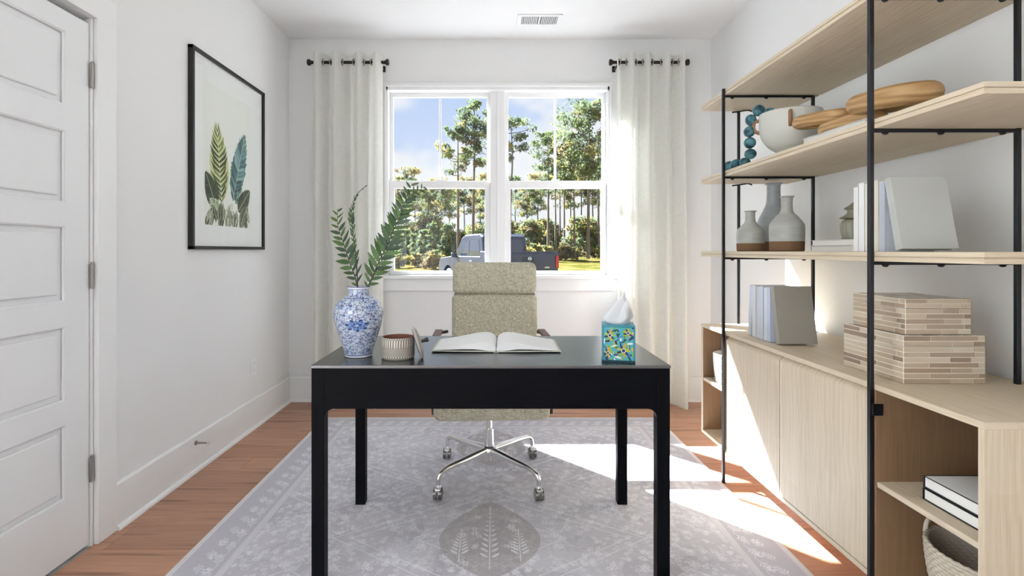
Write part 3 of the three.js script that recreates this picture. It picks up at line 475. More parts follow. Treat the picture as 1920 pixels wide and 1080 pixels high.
{ // ceramic jar with its lid leaning on it
  const tex = canvasTex(1024, 256, (g, w, h) => { g.fillStyle = '#9a958c'; g.fillRect(0, 0, w, h); const r = rng(4); for (let i = 0; i < 3000; i++) { g.fillStyle = r() < 0.5 ? 'rgba(70,64,58,0.12)' : 'rgba(220,215,205,0.12)'; g.fillRect(r() * w, r() * h, 3, 2); } for (let row = 0; row < 4; row++) for (let k = 0; k < 40; k++) { const x = (k + (row % 2) * 0.5) * w / 40, y = 30 + row * 56; g.fillStyle = '#e2ded2'; g.beginPath(); g.ellipse(x + 8, y + 24, 5, 16, 0.14, 0, 7); g.fill(); g.fillStyle = '#4c4640'; g.beginPath(); g.ellipse(x + 17, y + 26, 2.8, 17, 0.14, 0, 7); g.fill(); } g.fillStyle = '#3f3a36'; g.fillRect(0, 0, w, 16); });
  const clay = mat([0.20, 0.075, 0.05], 0.7), glaze = mat([0.95, 0.94, 0.92], 0.5, { map: tex });
  const j = thing('ceramic_jar', 'small grey ceramic jar with cream dashes and terracotta inside', 'jar', [-0.347, DESK + 0.0003, -1.895]);
  const g = lathe([[0.054, 0.0], [0.0585, 0.004], [0.060, 0.012], [0.0595, 0.07], [0.0575, 0.077], [0.055, 0.078]], 64); part(j, 'body', g, glaze);
  part(j, 'lining', lathe([[0, 0.0002], [0.054, 0.0], [0.054, 0.0002], [0.052, 0.006], [0.0525, 0.074], [0.055, 0.078]], 64), clay);
  const l = thing('jar_lid', 'grey ceramic lid with dark knob leaning against the jar', 'lid', [-0.2745, DESK + 0.0565, -1.885]);
  l.rotation.set(0.12, 0.25, -1.30);
  part(l, 'disc', lathe([[0, -0.003], [0.048, -0.003], [0.050, -0.006], [0.054, -0.004], [0.0585, 0.0], [0.058, 0.003], [0.046, 0.010], [0.02, 0.014], [0, 0.0145]], 56), mat([0.36, 0.34, 0.31], 0.5));
  part(l, 'underside', lathe([[0, -0.0031], [0.046, -0.0031], [0.048, -0.0062], [0.0502, -0.0062], [0.0501, -0.003]], 48), mat([0.09, 0.06, 0.05], 0.7));
  part(l, 'knob', lathe([[0, 0.012], [0.007, 0.013], [0.0055, 0.024], [0.009, 0.034], [0.0075, 0.040], [0, 0.0415]], 24), mat([0.05, 0.042, 0.038], 0.5));
}
{ // open book
  const b = thing('open_book', 'open hardcover book with blank white pages lying on the desk', 'book', [0.013, DESK + 0.0003, -2.115], -0.02);
  const D = 0.265, HW = 0.245;
  const half = (s) => { // page block seen from the front, extruded along z
    const sh = new THREE.Shape(); sh.moveTo(0.002, 0.006); const top = [[0.002, 0.016], [0.012, 0.030], [0.035, 0.0385], [0.07, 0.038], [0.11, 0.031], [0.16, 0.021], [0.21, 0.013], [0.238, 0.0095]];
    const under = [[0.238, 0.0075], [0.19, 0.0095], [0.13, 0.0125], [0.085, 0.0125], [0.05, 0.009], [0.03, 0.006]];
    sh.splineThru(top.map((p) => new THREE.Vector2(...p))); under.forEach((p) => sh.lineTo(...p)); sh.closePath();
    const g = new THREE.ExtrudeGeometry(sh, { depth: D - 0.012, bevelEnabled: false, curveSegments: 40 }); g.translate(0, 0, -(D - 0.012) / 2); if (s < 0) { g.scale(-1, 1, 1); const ix = g.attributes.position; const f = flat(g); for (const k of ['position', 'normal', 'uv']) { const a = f.attributes[k], n = a.itemSize; for (let i = 0; i < a.count; i += 3) for (let c = 0; c < n; c++) { const t = a.array[(i + 1) * n + c]; a.array[(i + 1) * n + c] = a.array[(i + 2) * n + c]; a.array[(i + 2) * n + c] = t; } } return f; } return g;
  };
  const lines = dataTex(64, 256, (u, v) => { const k = 0.82 + 0.18 * hash(Math.floor(v * 256), 0, 3); return [k, k * 0.985, k * 0.95]; });
  lines.repeat.set(1, 12);
  part(b, 'page_block', half(-1), mat([0.84, 0.84, 0.83], 0.75)); part(b, 'page_block', half(1), mat([0.84, 0.84, 0.83], 0.75));
  for (const s of [-1, 1]) part(b, 'cover', rb(HW, 0.003, D, 0.001), mat([0.55, 0.55, 0.48], 0.6), [s * (HW / 2 + 0.003), 0.0048, 0], [0, 0, s * 0.008]);
  part(b, 'spine', rb(0.02, 0.003, D, 0.001), mat([0.5, 0.5, 0.44], 0.6), [0, 0.0018, 0]);
}
{ // tissue box
  const tex = canvasTex(512, 560, (g, w, h) => {
    const r = rng(31); g.fillStyle = '#2a8fa0'; g.fillRect(0, 0, w, h); g.fillStyle = '#48a4b0'; g.fillRect(26, 26, w - 52, h - 60);
    const petal = (x, y, a, l, wd, c) => { g.save(); g.translate(x, y); g.rotate(a); g.fillStyle = c; g.beginPath(); g.ellipse(l / 2, 0, l / 2, wd, 0, 0, 7); g.fill(); g.restore(); };
    const C = ['#b3b82c', '#c79a22', '#1d2f6e', '#12233c', '#7fa93a', '#2b5fa0', '#d7dfe0', '#0f3d52'];
    g.save(); g.beginPath(); g.rect(26, 26, w - 52, h - 60); g.clip();
    for (let i = 0; i < 90; i++) petal(r() * w, r() * h, r() * 6.3, 50 + r() * 70, 7 + r() * 11, C[Math.floor(r() * C.length)]);
    for (const [x, y, s] of [[120, 150, 1], [330, 380, 1.2], [400, 110, 0.8], [90, 420, 0.8]]) { for (let k = 0; k < 9; k++) petal(x, y, k * 0.7, 92 * s, 15 * s, C[[0, 2, 1, 4, 3][k % 5]]); g.fillStyle = '#e6e8de'; g.beginPath(); g.arc(x, y, 30 * s, 0, 7); g.fill(); g.fillStyle = '#15306a'; g.beginPath(); g.arc(x, y, 22 * s, 0, 7); g.fill(); }
    g.restore(); g.strokeStyle = '#12606e'; g.lineWidth = 8; g.strokeRect(22, 22, w - 44, h - 52);
    g.fillStyle = '#12394a'; g.fillRect(0, h - 30, w, 30);
  });
  const t = thing('tissue_box', 'teal cube tissue box with blue and lime floral print', 'tissue box', [0.4475, DESK + 0.0003, -1.868], -0.19);
  const s = 0.113, H = 0.128, g = new RoundedBoxGeometry(s, H, s, 2, 0.0015);
  { const p = g.attributes.position, n = g.attributes.normal, u = g.attributes.uv; for (let i = 0; i < p.count; i++) { const ax = Math.abs(n.getX(i)) > 0.7; u.setXY(i, (ax ? p.getZ(i) : p.getX(i)) / s + 0.5, Math.abs(n.getY(i)) > 0.7 ? 0.97 : p.getY(i) / H + 0.5); } }
  part(t, 'box', g, mat([0.95, 0.95, 0.95], 0.45, { map: tex }), [0, H / 2, 0]);
  part(t, 'opening_rim', lathe([[0.022, 0], [0.030, 0.0004], [0.030, 0.0012], [0.022, 0.0012], [0.022, 0]], 40), mat([0.55, 0.72, 0.75], 0.5), [0, H, 0]);
  // tissue: a pulled-up, pleated sheet
  const N = 72, M = 18, pos = [], idx = [], r = rng(6), ph = [r() * 6, r() * 6, r() * 6];
  for (let j = 0; j <= M; j++) for (let i = 0; i <= N; i++) {
    const a = i / N * 2 * Math.PI, t2 = j / M, y = t2 * 0.098 * (1 - 0.16 * Math.sin(a + 0.6) * t2), R = lerp(0.030, 0.006, Math.pow(t2, 1.1)) + 0.016 * Math.sin(Math.PI * Math.pow(t2, 0.55)) * (1 - 0.4 * t2);
    const pl = 1 + (0.30 * Math.sin(a * 4 + ph[0] + t2 * 2.5) + 0.20 * Math.sin(a * 7 + ph[1] - t2) + 0.08 * Math.sin(a * 13 + ph[2])) * smooth(0.0, 0.3, t2);
    pos.push(Math.cos(a) * R * pl * 1.1 + 0.024 * Math.pow(t2, 1.5), y + 0.006 * Math.sin(a * 3 + ph[1]) * t2, Math.sin(a) * R * pl * 0.6);
  }
  for (let j = 0; j < M; j++) for (let i = 0; i < N; i++) { const a = j * (N + 1) + i, b = a + N + 1; idx.push(a, b, a + 1, a + 1, b, b + 1); }
  const tg = new THREE.BufferGeometry(); tg.setAttribute('position', new THREE.Float32BufferAttribute(pos, 3)); tg.setIndex(idx); tg.computeVertexNormals();
  part(t, 'tissue', tg, mat([0.84, 0.85, 0.87], 0.95, { transmission: 0.3, thickness: 0 }), [0, H, 0]);
}

// ================================================================ SHELVING UNIT
const SX0 = 1.149, SX1 = 1.62, SZ0 = -2.873, SZ1 = -1.217, PZ = [-2.578, -1.572], PXF = 1.1405, PXB = 1.5845, PW = 0.013;
const S1 = 1.948, S2 = 1.546, S3 = 1.146, ST = 0.028, CT = 0.748, CB = 0.152, TH = 0.017;
function notched(th, seed) { // board outline with notches where the rear posts pass
  const s = new THREE.Shape(), n = 0.011; s.moveTo(SX0, -SZ1); s.lineTo(SX1, -SZ1);
  for (const z of [PZ[1], PZ[0]]) { s.lineTo(SX1, -z - n); s.lineTo(PXB - n, -z - n); s.lineTo(PXB - n, -z + n); s.lineTo(SX1, -z + n); }
  s.lineTo(SX1, -SZ0); s.lineTo(SX0, -SZ0); s.closePath();
  const g = new THREE.ExtrudeGeometry(s, { depth: th, bevelEnabled: true, bevelSize: 0.0008, bevelThickness: 0.0008, bevelSegments: 1 }); g.rotateX(-Math.PI / 2); return boxUV(g, 'z', seed * 0.31, seed * 0.17);
}
{
  const u = thing('shelving_unit', 'oak and black metal etagere shelving unit along the wall', 'shelving');
  for (const z of PZ) { part(u, 'front_post', bx(PXF - PW / 2, PXF + PW / 2, 0.004, S1 + 0.004, z - PW / 2, z + PW / 2, 0.0012, 'y'), blackMetal); part(u, 'back_post', bx(PXB - PW / 2, PXB + PW / 2, 0.004, S1 - 0.03, z - PW / 2, z + PW / 2, 0.0012, 'y'), blackMetal); for (const x of [PXF, PXB]) part(u, 'foot', cyl(0.009, 0.010, 0.006, 16), blackMetal, [x, 0.003, z]); }
  [S1, S2, S3].forEach((top, k) => {
    const b = part(u, 'shelf_board', notched(0.0115, k), oak, [0, top - ST + 0.0008, 0]); part(b, 'upper_layer', notched(0.0115, k + 3), oak, [0, 0.0155, 0]);
    part(b, 'core', bx(SX0 + 0.003, PXB - 0.012, 0.004, 0.024, SZ0 + 0.003, SZ1 - 0.003, 0.001, 'z'), oak);
    for (const z of PZ) {
      const bar = part(u, 'cross_bar', bx(PXF + PW / 2, PXB - PW / 2, top - ST - 0.011, top - ST - 0.0005, z - 0.005, z + 0.005, 0.001), blackMetal);
      for (const t of [0.1, 0.48, 0.9]) part(bar, 'screw_knob', lathe([[0, -0.007], [0.006, -0.006], [0.010, 0], [0, 0.001]], 16), blackMetal, [lerp(PXF, PXB, t), top - ST - 0.011, z]);
    }
    // single end posts with a forked plate under each board
    for (const [z, s] of [[SZ0 + 0.022, 1], [SZ1 - 0.022, -1]]) {
      const lowTop = [S2, S3, CT][k], X = 1.345;
      const p = part(u, 'end_post', cyl(0.008, 0.008, top - ST - 0.012 - lowTop, 16), blackMetal, [X, (top - ST - 0.012 + lowTop) / 2, z]);
      part(p, 'fork_plate', tube([[-0.035, 0, 0], [0, 0.004, 0.002], [0.03, 0.009, 0.004], [0.05, 0.011, 0.006], [0.07, 0.004, 0.004]], 0.004, 24, 8), blackMetal, [0, (top - ST - 0.012 - lowTop) / 2, 0]);
    }
  });
}
{ // low cabinet hung between the posts
  const c = thing('storage_cabinet', 'pale oak low cabinet with two plain doors and open end cubbies', 'cabinet');
  const X1 = 1.568, z = [SZ0, PZ[0] - 0.010, PZ[1] + 0.010, SZ1];
  part(c, 'top_panel', notched(TH - 0.0016, 7), oak, [0, CT - TH + 0.0008, 0]);
  part(c, 'bottom_panel', bx(SX0, X1, CB, CB + TH, SZ0, SZ1, 0.001, 'z', 0.2), oak);
  part(c, 'end_panel', bx(SX0, X1, CB + TH, CT - TH, SZ0, SZ0 + 0.016, 0.001, 'y', 0.1, 0.2), oak);
  part(c, 'end_panel', bx(SX0, X1, CB + TH, CT - TH, SZ1 - 0.016, SZ1, 0.001, 'y', 0.4, 0.35), oak);
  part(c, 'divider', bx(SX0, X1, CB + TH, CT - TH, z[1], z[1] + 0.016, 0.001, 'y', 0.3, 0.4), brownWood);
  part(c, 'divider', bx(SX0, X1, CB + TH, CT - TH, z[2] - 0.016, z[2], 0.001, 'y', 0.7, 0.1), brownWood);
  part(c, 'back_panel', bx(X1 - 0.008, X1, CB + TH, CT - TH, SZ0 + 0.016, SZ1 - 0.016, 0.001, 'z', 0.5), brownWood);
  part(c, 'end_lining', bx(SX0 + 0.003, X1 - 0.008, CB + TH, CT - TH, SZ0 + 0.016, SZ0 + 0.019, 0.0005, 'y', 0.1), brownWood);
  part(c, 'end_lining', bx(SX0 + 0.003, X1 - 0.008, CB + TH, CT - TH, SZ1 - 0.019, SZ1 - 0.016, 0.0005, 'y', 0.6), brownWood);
  part(c, 'cubby_shelf', bx(SX0 + 0.004, X1 - 0.008, 0.440, 0.456, SZ0 + 0.019, z[1], 0.001, 'z', 0.9), oak);
  part(c, 'cubby_shelf', bx(SX0 + 0.004, X1 - 0.008, 0.440, 0.456, z[2], SZ1 - 0.019, 0.001, 'z', 0.15), oak);
  const mid = -2.09, dz = [[z[1] + 0.019, mid - 0.0025], [mid + 0.0025, z[2] - 0.0195]];
  dz.forEach(([a, b], i) => {
    const s = new THREE.Shape(); const yb = CB + TH + 0.003, yt = CT - TH - 0.006; s.moveTo(0.0, yb); s.lineTo(0.019, yb); s.lineTo(0.019, yt); s.lineTo(0.016, yt); s.lineTo(0, yt - 0.018); s.closePath();   // bevelled finger pull on top
    const g = new THREE.ExtrudeGeometry(s, { depth: b - a, bevelEnabled: false }); part(c, 'door', boxUV(g, 'y', 0.21 + i * 0.43, 0.1 + i * 0.37), oak, [SX0 + 0.001, 0, a]);
  });
  for (const zz of PZ) part(c, 'post_clip', bx(PXF - 0.003, SX0 + 0.02, 0.655, 0.69, zz + (zz === PZ[1] ? 0.0066 : -0.0136), zz + (zz === PZ[1] ? 0.0136 : -0.0066), 0.001), blackMetal);
}

// ================================================================ THINGS ON THE SHELVES
const cream = mat([0.66, 0.66, 0.60], 0.45), brownClay = mat([0.19, 0.105, 0.05], 0.8);
function book(parent, w, h, t, coverMat) { // stands with spine at -x, thickness along z
  const g = parent; part(g, 'page_block', bx(-w / 2 + 0.003, w / 2 - 0.004, 0.003, h - 0.003, -t / 2 + 0.0022, t / 2 - 0.0022, 0.0005), pageMat);
  for (const s of [-1, 1]) part(g, 'cover', bx(-w / 2, w / 2, 0, h, s > 0 ? t / 2 - 0.002 : -t / 2, s > 0 ? t / 2 : -t / 2 + 0.002, 0.0006), coverMat);
  part(g, 'spine', bx(-w / 2 - 0.001, -w / 2 + 0.002, 0, h, -t / 2, t / 2, 0.0009), coverMat);
}
{ // footed bowl with four little handles
  const b = thing('footed_bowl', 'cream footed bowl with four small tan handles on the upper shelf', 'bowl', [1.365, S2 + 0.0008, -2.39]); b.scale.set(0.93, 1, 0.93);
  const pr = new THREE.SplineCurve([[0.066, 0], [0.068, 0.004], [0.056, 0.03], [0.060, 0.055], [0.10, 0.085], [0.130, 0.13], [0.139, 0.175], [0.138, 0.220], [0.140, 0.232]].map((p) => new THREE.Vector2(...p))).getPoints(60).map((p) => [p.x, p.y]);
  part(b, 'body', lathe([[0, 0.001], ...pr, [0.138, 0.235], [0.134, 0.232], [0.131, 0.18], [0.118, 0.125], [0.09, 0.092], [0, 0.082]], 72), cream);
  for (let k = 0; k < 4; k++) { const a = k * Math.PI / 2 - 2.09; part(b, 'handle', tube([[0.137, 0.214, 0], [0.156, 0.212, 0], [0.163, 0.193, 0], [0.157, 0.168, 0], [0.134, 0.155, 0]], 0.0085, 20, 10), mat([0.33, 0.17, 0.10], 0.55), [0, 0, 0], [0, a, 0]); }
}
{ // teal bead garland spilling out of the bowl onto the shelf
  const g = thing('bead_garland', 'chunky teal ceramic bead garland draped over the bowl rim', 'bead garland');
  // radial distance from the bowl's axis and height above the rim, then along the shelf
  const rim = S2 + 0.236, ring = [[-0.02, -0.050], [0.035, -0.022], [0.083, 0.012], [0.130, 0.031], [0.164, -0.010], [0.170, -0.064], [0.168, -0.118], [0.166, -0.171]];
  const pts = ring.map(([q, h]) => new THREE.Vector3(1.365 - 0.84 * q, rim + h, -2.39 - 0.54 * q));
  for (const [x, z] of [[1.212, -2.505], [1.190, -2.553], [1.183, -2.606]]) pts.push(new THREE.Vector3(x, S2 + 0.0262, z));
  const tealT = dataTex(128, 128, (u, v) => mixc([0.10, 0.28, 0.34], [0.36, 0.58, 0.62], smooth(0.3, 0.75, fbm(u * 6, v * 6, 6, 6, 17, 4)))), teal = mat([0.9, 0.9, 0.9], 0.4, { map: tealT });
  const bead = new THREE.SphereGeometry(0.027, 24, 18), spacer = mat([0.12, 0.07, 0.035], 0.6);
  for (let i = 0; i < pts.length; i++) { part(g, 'bead', bead, teal, pts[i].toArray(), [i * 1.3, i * 0.7, 0.4 * i], [1, 0.92, 1]); if (i) { const a = pts[i - 1], b = pts[i], m = a.clone().lerp(b, 0.5); const s = part(g, 'spacer', cyl(0.006, 0.006, 0.02, 10), spacer, m.toArray()); s.quaternion.setFromUnitVectors(new THREE.Vector3(0, 1, 0), b.clone().sub(a).normalize()); } }
}
{ // white books lying flat, with a chunky wooden chain on top
  const wb = mat([0.80, 0.81, 0.82], 0.6);
  for (const [y, dz, ry, lab] of [[S2 + 0.001, 0, 0.0, 'white book lying flat on the upper shelf under the wooden chain, lower of two'], [S2 + 0.0275, 0.012, 0.05, 'white book lying flat on the upper shelf directly beneath the wooden chain']]) {
    const b = thing('white_book', lab, 'book', [1.37, y, -1.95 + dz], ry, 'flat white books on the shelves');
    part(b, 'page_block', bx(-0.112, 0.108, 0.002, 0.024, -0.162, 0.162, 0.0005), pageMat); part(b, 'cover', merge([bx(-0.116, 0.112, 0, 0.0022, -0.166, 0.166, 0.0008), bx(-0.116, 0.112, 0.0238, 0.026, -0.166, 0.166, 0.0008), bx(0.110, 0.113, 0, 0.026, -0.166, 0.166, 0.0008)]), wb);
  }
  const woodT = dataTex(256, 256, (u, v) => { const n = 0.5 + 0.5 * Math.sin((v * 8 + fbm(u * 4, v * 4, 4, 4, 19, 3) * 2.5) * 6.283); return mixc([0.80, 0.66, 0.47], [0.60, 0.44, 0.27], 0.7 * n * fbm(u * 8, v * 64, 8, 64, 29, 3) + 0.3 * n); });
  const w = mat([0.95, 0.94, 0.92], 0.6, { map: woodT });
  const link = (a, b, r) => { const pts = []; for (let i = 0; i < 24; i++) { const t = i / 24 * 2 * Math.PI, c = Math.cos(t), s = Math.sin(t); pts.push(new THREE.Vector3(a * Math.sign(c) * Math.pow(Math.abs(c), 0.8), 0, b * Math.sign(s) * Math.pow(Math.abs(s), 0.8))); } return new THREE.TubeGeometry(new THREE.CatmullRomCurve3(pts, true), 72, r, 16, true); };
  const c = thing('wooden_chain', 'carved pale wooden chain of oval links on white books', 'decor chain', [1.37, S2 + 0.054, -1.93]);
  part(c, 'link', link(0.058, 0.105, 0.027), w, [-0.005, 0.028, -0.05], [0, 0.1, 0]);
  part(c, 'link', link(0.050, 0.100, 0.027), w, [-0.03, 0.084, -0.185], [0.08, 0.25, 0.05]);
  part(c, 'link', link(0.072, 0.135, 0.036), w, [0.005, 0.072, 0.135], [0.12, -0.1, 0.08]);
}
{ // three two-tone bottles
  const glazeT = dataTex(256, 256, (u, v) => { const n = fbm(u * 8, v * 40, 8, 40, 37, 3), k = 0.93 + 0.1 * (n - 0.5); return [k, k, k]; });
  const up = mat([0.50, 0.51, 0.47], 0.4, { map: glazeT }), blueish = mat([0.47, 0.51, 0.53], 0.4, { map: glazeT });
  const bottle = (lab, x, d, R, H, neckR, neckY, shoulder, m) => {
    const b = thing('stoneware_bottle', lab, 'bottle', [x, S3 + 0.0008, -d], 0), base = H * 0.0 + R * 0.62;
    const pr = new THREE.SplineCurve([[R * 0.985, base], [R, shoulder * 0.8], [R * 0.93, shoulder], [R * 0.62, lerp(shoulder, neckY, 0.55)], [neckR * 1.02, neckY], [neckR * 0.95, H * 0.95], [neckR * 1.22, H - 0.003]].map((p) => new THREE.Vector2(...p))).getPoints(60).map((p) => [p.x, p.y]);
    part(b, 'glazed_body', lathe([...pr, [neckR * 1.2, H], [neckR * 0.95, H - 0.001], [neckR * 0.8, H * 0.93], [neckR * 0.8, neckY]], 56), m);
    part(b, 'raw_clay_base', lathe([[0, 0], [R * 0.93, 0], [R * 0.97, 0.006], [R * 0.985, base]], 56), brownClay);
  };
  bottle('shortest stoneware bottle with brown base, beside the shelf post', 1.272, 2.575, 0.0635, 0.200, 0.024, 0.148, 0.105, up);
  bottle('tallest stoneware bottle with long neck, standing behind the other two', 1.455, 2.70, 0.080, 0.352, 0.034, 0.255, 0.160, blueish);
  bottle('middle stoneware bottle with wide brown base and flared lip', 1.312, 2.325, 0.0715, 0.246, 0.025, 0.180, 0.125, up);
}
{ // flat white books carrying a little ribbed pagoda jar, then upright books
  const wb = mat([0.80, 0.81, 0.84], 0.6);
  for (const [y, z, lab] of [[S3 + 0.001, -2.01, 'white book lying flat on the middle shelf, lowest under the pagoda jar'], [S3 + 0.024, -2.0, 'white book lying flat on the middle shelf directly under the pagoda jar']]) {
    const b = thing('white_book', lab, 'book', [1.40, y, z], y > S3 + 0.01 ? 0.03 : 0, 'flat white books on the shelves');
    part(b, 'page_block', bx(-0.092, 0.09, 0.002, 0.020, -0.128, 0.128, 0.0005), pageMat); part(b, 'cover', merge([bx(-0.095, 0.094, 0, 0.002, -0.131, 0.131, 0.0008), bx(-0.095, 0.094, 0.020, 0.022, -0.131, 0.131, 0.0008), bx(0.0915, 0.094, 0, 0.022, -0.131, 0.131, 0.0008)]), wb);
  }
  const p = thing('pagoda_jar', 'small olive ribbed ceramic jar with tiered pagoda lid', 'jar', [1.425, S3 + 0.0468, -2.035]), olive = mat([0.25, 0.25, 0.18], 0.35);
  const body = lathe([[0, 0], [0.050, 0], [0.053, 0.004], [0.051, 0.01], [0.055, 0.03], [0.056, 0.06], [0.050, 0.074], [0.042, 0.08], [0.04, 0.082], [0, 0.082]], 96);
  { const q = body.attributes.position; for (let i = 0; i < q.count; i++) { const a = Math.atan2(q.getZ(i), q.getX(i)), y = q.getY(i), k = 1 + 0.045 * Math.cos(a * 16) * smooth(0.01, 0.02, y) * (1 - smooth(0.06, 0.078, y)); q.setX(i, q.getX(i) * k); q.setZ(i, q.getZ(i) * k); } body.computeVertexNormals(); }
  part(p, 'body', body, olive);
  part(p, 'lid', lathe([[0, 0.083], [0.058, 0.083], [0.060, 0.087], [0.046, 0.094], [0.034, 0.104], [0.033, 0.118], [0.044, 0.120], [0.045, 0.124], [0.028, 0.135], [0.012, 0.148], [0, 0.15]], 48), olive);
  part(p, 'finial', lathe([[0, 0.148], [0.006, 0.149], [0.010, 0.158], [0.005, 0.166], [0.002, 0.178], [0, 0.18]], 20), olive);
  const covers = [[0.74, 0.73, 0.70], [0.78, 0.78, 0.77], [0.70, 0.66, 0.56], [0.76, 0.76, 0.76], [0.72, 0.68, 0.57], [0.62, 0.66, 0.74]].map((c) => mat(c, 0.6));
  const labs = ['off-white upright book next to the pagoda jar', 'white upright book, second from the pagoda jar', 'cream upright book just behind the near black post', 'white upright book in front of the cream one', 'cream upright book near the leaning grey book', 'pale blue upright book that the grey book leans on'];
  [0.022, 0.025, 0.022, 0.021, 0.019, 0.024].reduce((z, t, i) => { const b = thing('upright_book', labs[i], 'book', [1.272 + 0.002 * (i % 3), S3 + 0.001, z + t / 2], 0, 'upright books on the middle shelf'); book(b, 0.152, 0.212 + 0.006 * ((i * 2) % 3), t - 0.0012, covers[i]); return z + t; }, -1.726);
  const b = thing('upright_book', 'large light grey book leaning back on the middle shelf', 'book', [1.282, S3 + 0.007, -1.537], 0, 'upright books on the middle shelf'); b.rotation.x = -0.20; book(b, 0.166, 0.222, 0.026, mat([0.47, 0.48, 0.45], 0.6));
}
{ // books on the cabinet top, held between two leaning ones
  const cs = [[0.62, 0.66, 0.74], [0.68, 0.70, 0.76], [0.70, 0.68, 0.66], [0.60, 0.65, 0.75], [0.72, 0.74, 0.80], [0.58, 0.64, 0.76]].map((c) => mat(c, 0.6));
  const labs = ['pale blue-grey book leaning inward at the far end of the row on the cabinet', 'pale lilac upright book on the cabinet, second in the row', 'warm grey upright book in the row on the cabinet', 'blue-grey upright book in the row on the cabinet', 'whitish upright book in the row on the cabinet', 'light blue upright book on the cabinet beside the leaning grey book'];
  [0.03, 0.034, 0.03, 0.035, 0.031, 0.029].reduce((z, t, i) => { const b = thing('upright_book', labs[i], 'book', [1.295 - 0.003 * (i % 2), CT + 0.001 + (i ? 0 : 0.003), z + t / 2], 0, 'upright books on the cabinet'); if (!i) { b.rotation.x = 0.08; b.position.z -= 0.017; } book(b, 0.158, 0.236 + 0.004 * (i % 2), t - 0.0015, cs[i]); return z + t; }, -2.466);
  const b = thing('upright_book', 'taupe grey book leaning back at the near end of the row on the cabinet', 'book', [1.290, CT + 0.0055, -2.209], 0, 'upright books on the cabinet'); b.rotation.x = -0.20; book(b, 0.160, 0.245, 0.03, mat([0.34, 0.32, 0.275], 0.6));
}
// ---- two boxes clad in bone strips
{
  const tones = [[0.44, 0.34, 0.235], [0.36, 0.265, 0.18], [0.52, 0.42, 0.30], [0.27, 0.19, 0.13], [0.56, 0.47, 0.35], [0.47, 0.37, 0.26]].map((c) => mat(c, 0.3, { clearcoat: 0.8, clearcoatRoughness: 0.12 }));
  const grout = mat([0.80, 0.75, 0.63], 0.6), geos = new Map(), geo = (l, h) => { const k = l.toFixed(4) + h.toFixed(4); if (!geos.has(k)) geos.set(k, new RoundedBoxGeometry(l, h, 0.003, 1, 0.0008)); return geos.get(k); };
  function boneBox(label, x0, x1, y0, y1, z0, z1, lidH, seed) {
    const b = thing('bone_strip_box', label, 'box', [(x0 + x1) / 2, y0, (z0 + z1) / 2]), W = x1 - x0, H = y1 - y0, D = z1 - z0, r = rng(seed);
    part(b, 'body', bx(-W / 2, W / 2, 0, H - lidH - 0.0012, -D / 2, D / 2, 0.001), grout); const lid = part(b, 'lid', bx(-W / 2, W / 2, H - lidH, H, -D / 2, D / 2, 0.001), grout);
    const face = (len, hgt, place, rows) => { const rh = hgt / rows; for (let j = 0; j < rows; j++) { let u = -len / 2 + 0.0004; const cuts = j % 2 ? [0.29 + 0.05 * r(), 0.56 + 0.06 * r()] : [0.55 + 0.06 * r(), 0.26]; const ls = [cuts[0] * len, cuts[1] * len]; ls.push(len - ls[0] - ls[1]); for (const l of ls) { place(u + l / 2, (j + 0.5) * rh, geo(l - 0.0024, rh - 0.0024), tones[Math.floor(r() * 6)]); u += l; } } };
    const rows = Math.round(H / 0.0165), rl = Math.round(lidH / 0.0165);
    for (const [n, y, h, k] of [['body', 0, H - lidH - 0.0012, rows - rl], ['lid', H - lidH, lidH, rl]]) {
      const par = n === 'lid' ? lid : b;
      face(W, h, (u, v, g, m) => part(par, 'strip', g, m, [u, y + v, D / 2]), k);
      face(D, h, (u, v, g, m) => part(par, 'strip', g, m, [-W / 2, y + v, u], [0, Math.PI / 2, 0]), k);
    }
    const topRows = Math.round(W / 0.02); face(D, W, (u, v, g, m) => part(lid, 'strip', g, m, [v - W / 2, H, u], [Math.PI / 2, 0, Math.PI / 2]), topRows);
  }
  boneBox('larger bone strip box on the cabinet, under the smaller one', 1.236, 1.483, CT + 0.0008, 0.893, -1.833, -1.568, 0.032, 3);
  boneBox('smaller bone strip box stacked on the larger one', 1.250, 1.449, 0.8955, 1.003, -1.806, -1.578, 0.028, 7);
}
{ // near cubby: two black-bound books and a basket
  const blk = mat([0.012, 0.013, 0.016], 0.5);
  for (const [k, lab] of [[0, 'lower black-bound book lying in the open cubby'], [1, 'upper black-bound book lying in the open cubby']]) {
    const b = thing('lying_book', lab, 'book', [1.305 + 0.003 * k, 0.457 + 0.033 * k, -1.345 - 0.002 * k], 0.0, 'black-bound books in the cubby');
    part(b, 'page_block', bx(-0.103, 0.10, 0.0025, 0.0295, -0.104, 0.100, 0.0005), mat([0.80, 0.79, 0.75], 0.8)); part(b, 'cover', merge([bx(-0.106, 0.103, 0, 0.0024, -0.108, 0.103, 0.0006), bx(-0.106, 0.103, 0.0296, 0.032, -0.108, 0.103, 0.0006), bx(-0.106, 0.103, 0, 0.032, -0.108, -0.1055, 0.0006)]), blk);
    if (k) part(b, 'dust_jacket', bx(-0.104, 0.101, 0.032, 0.0326, -0.1, 0.101, 0.0002), whitePaper);
  }
}
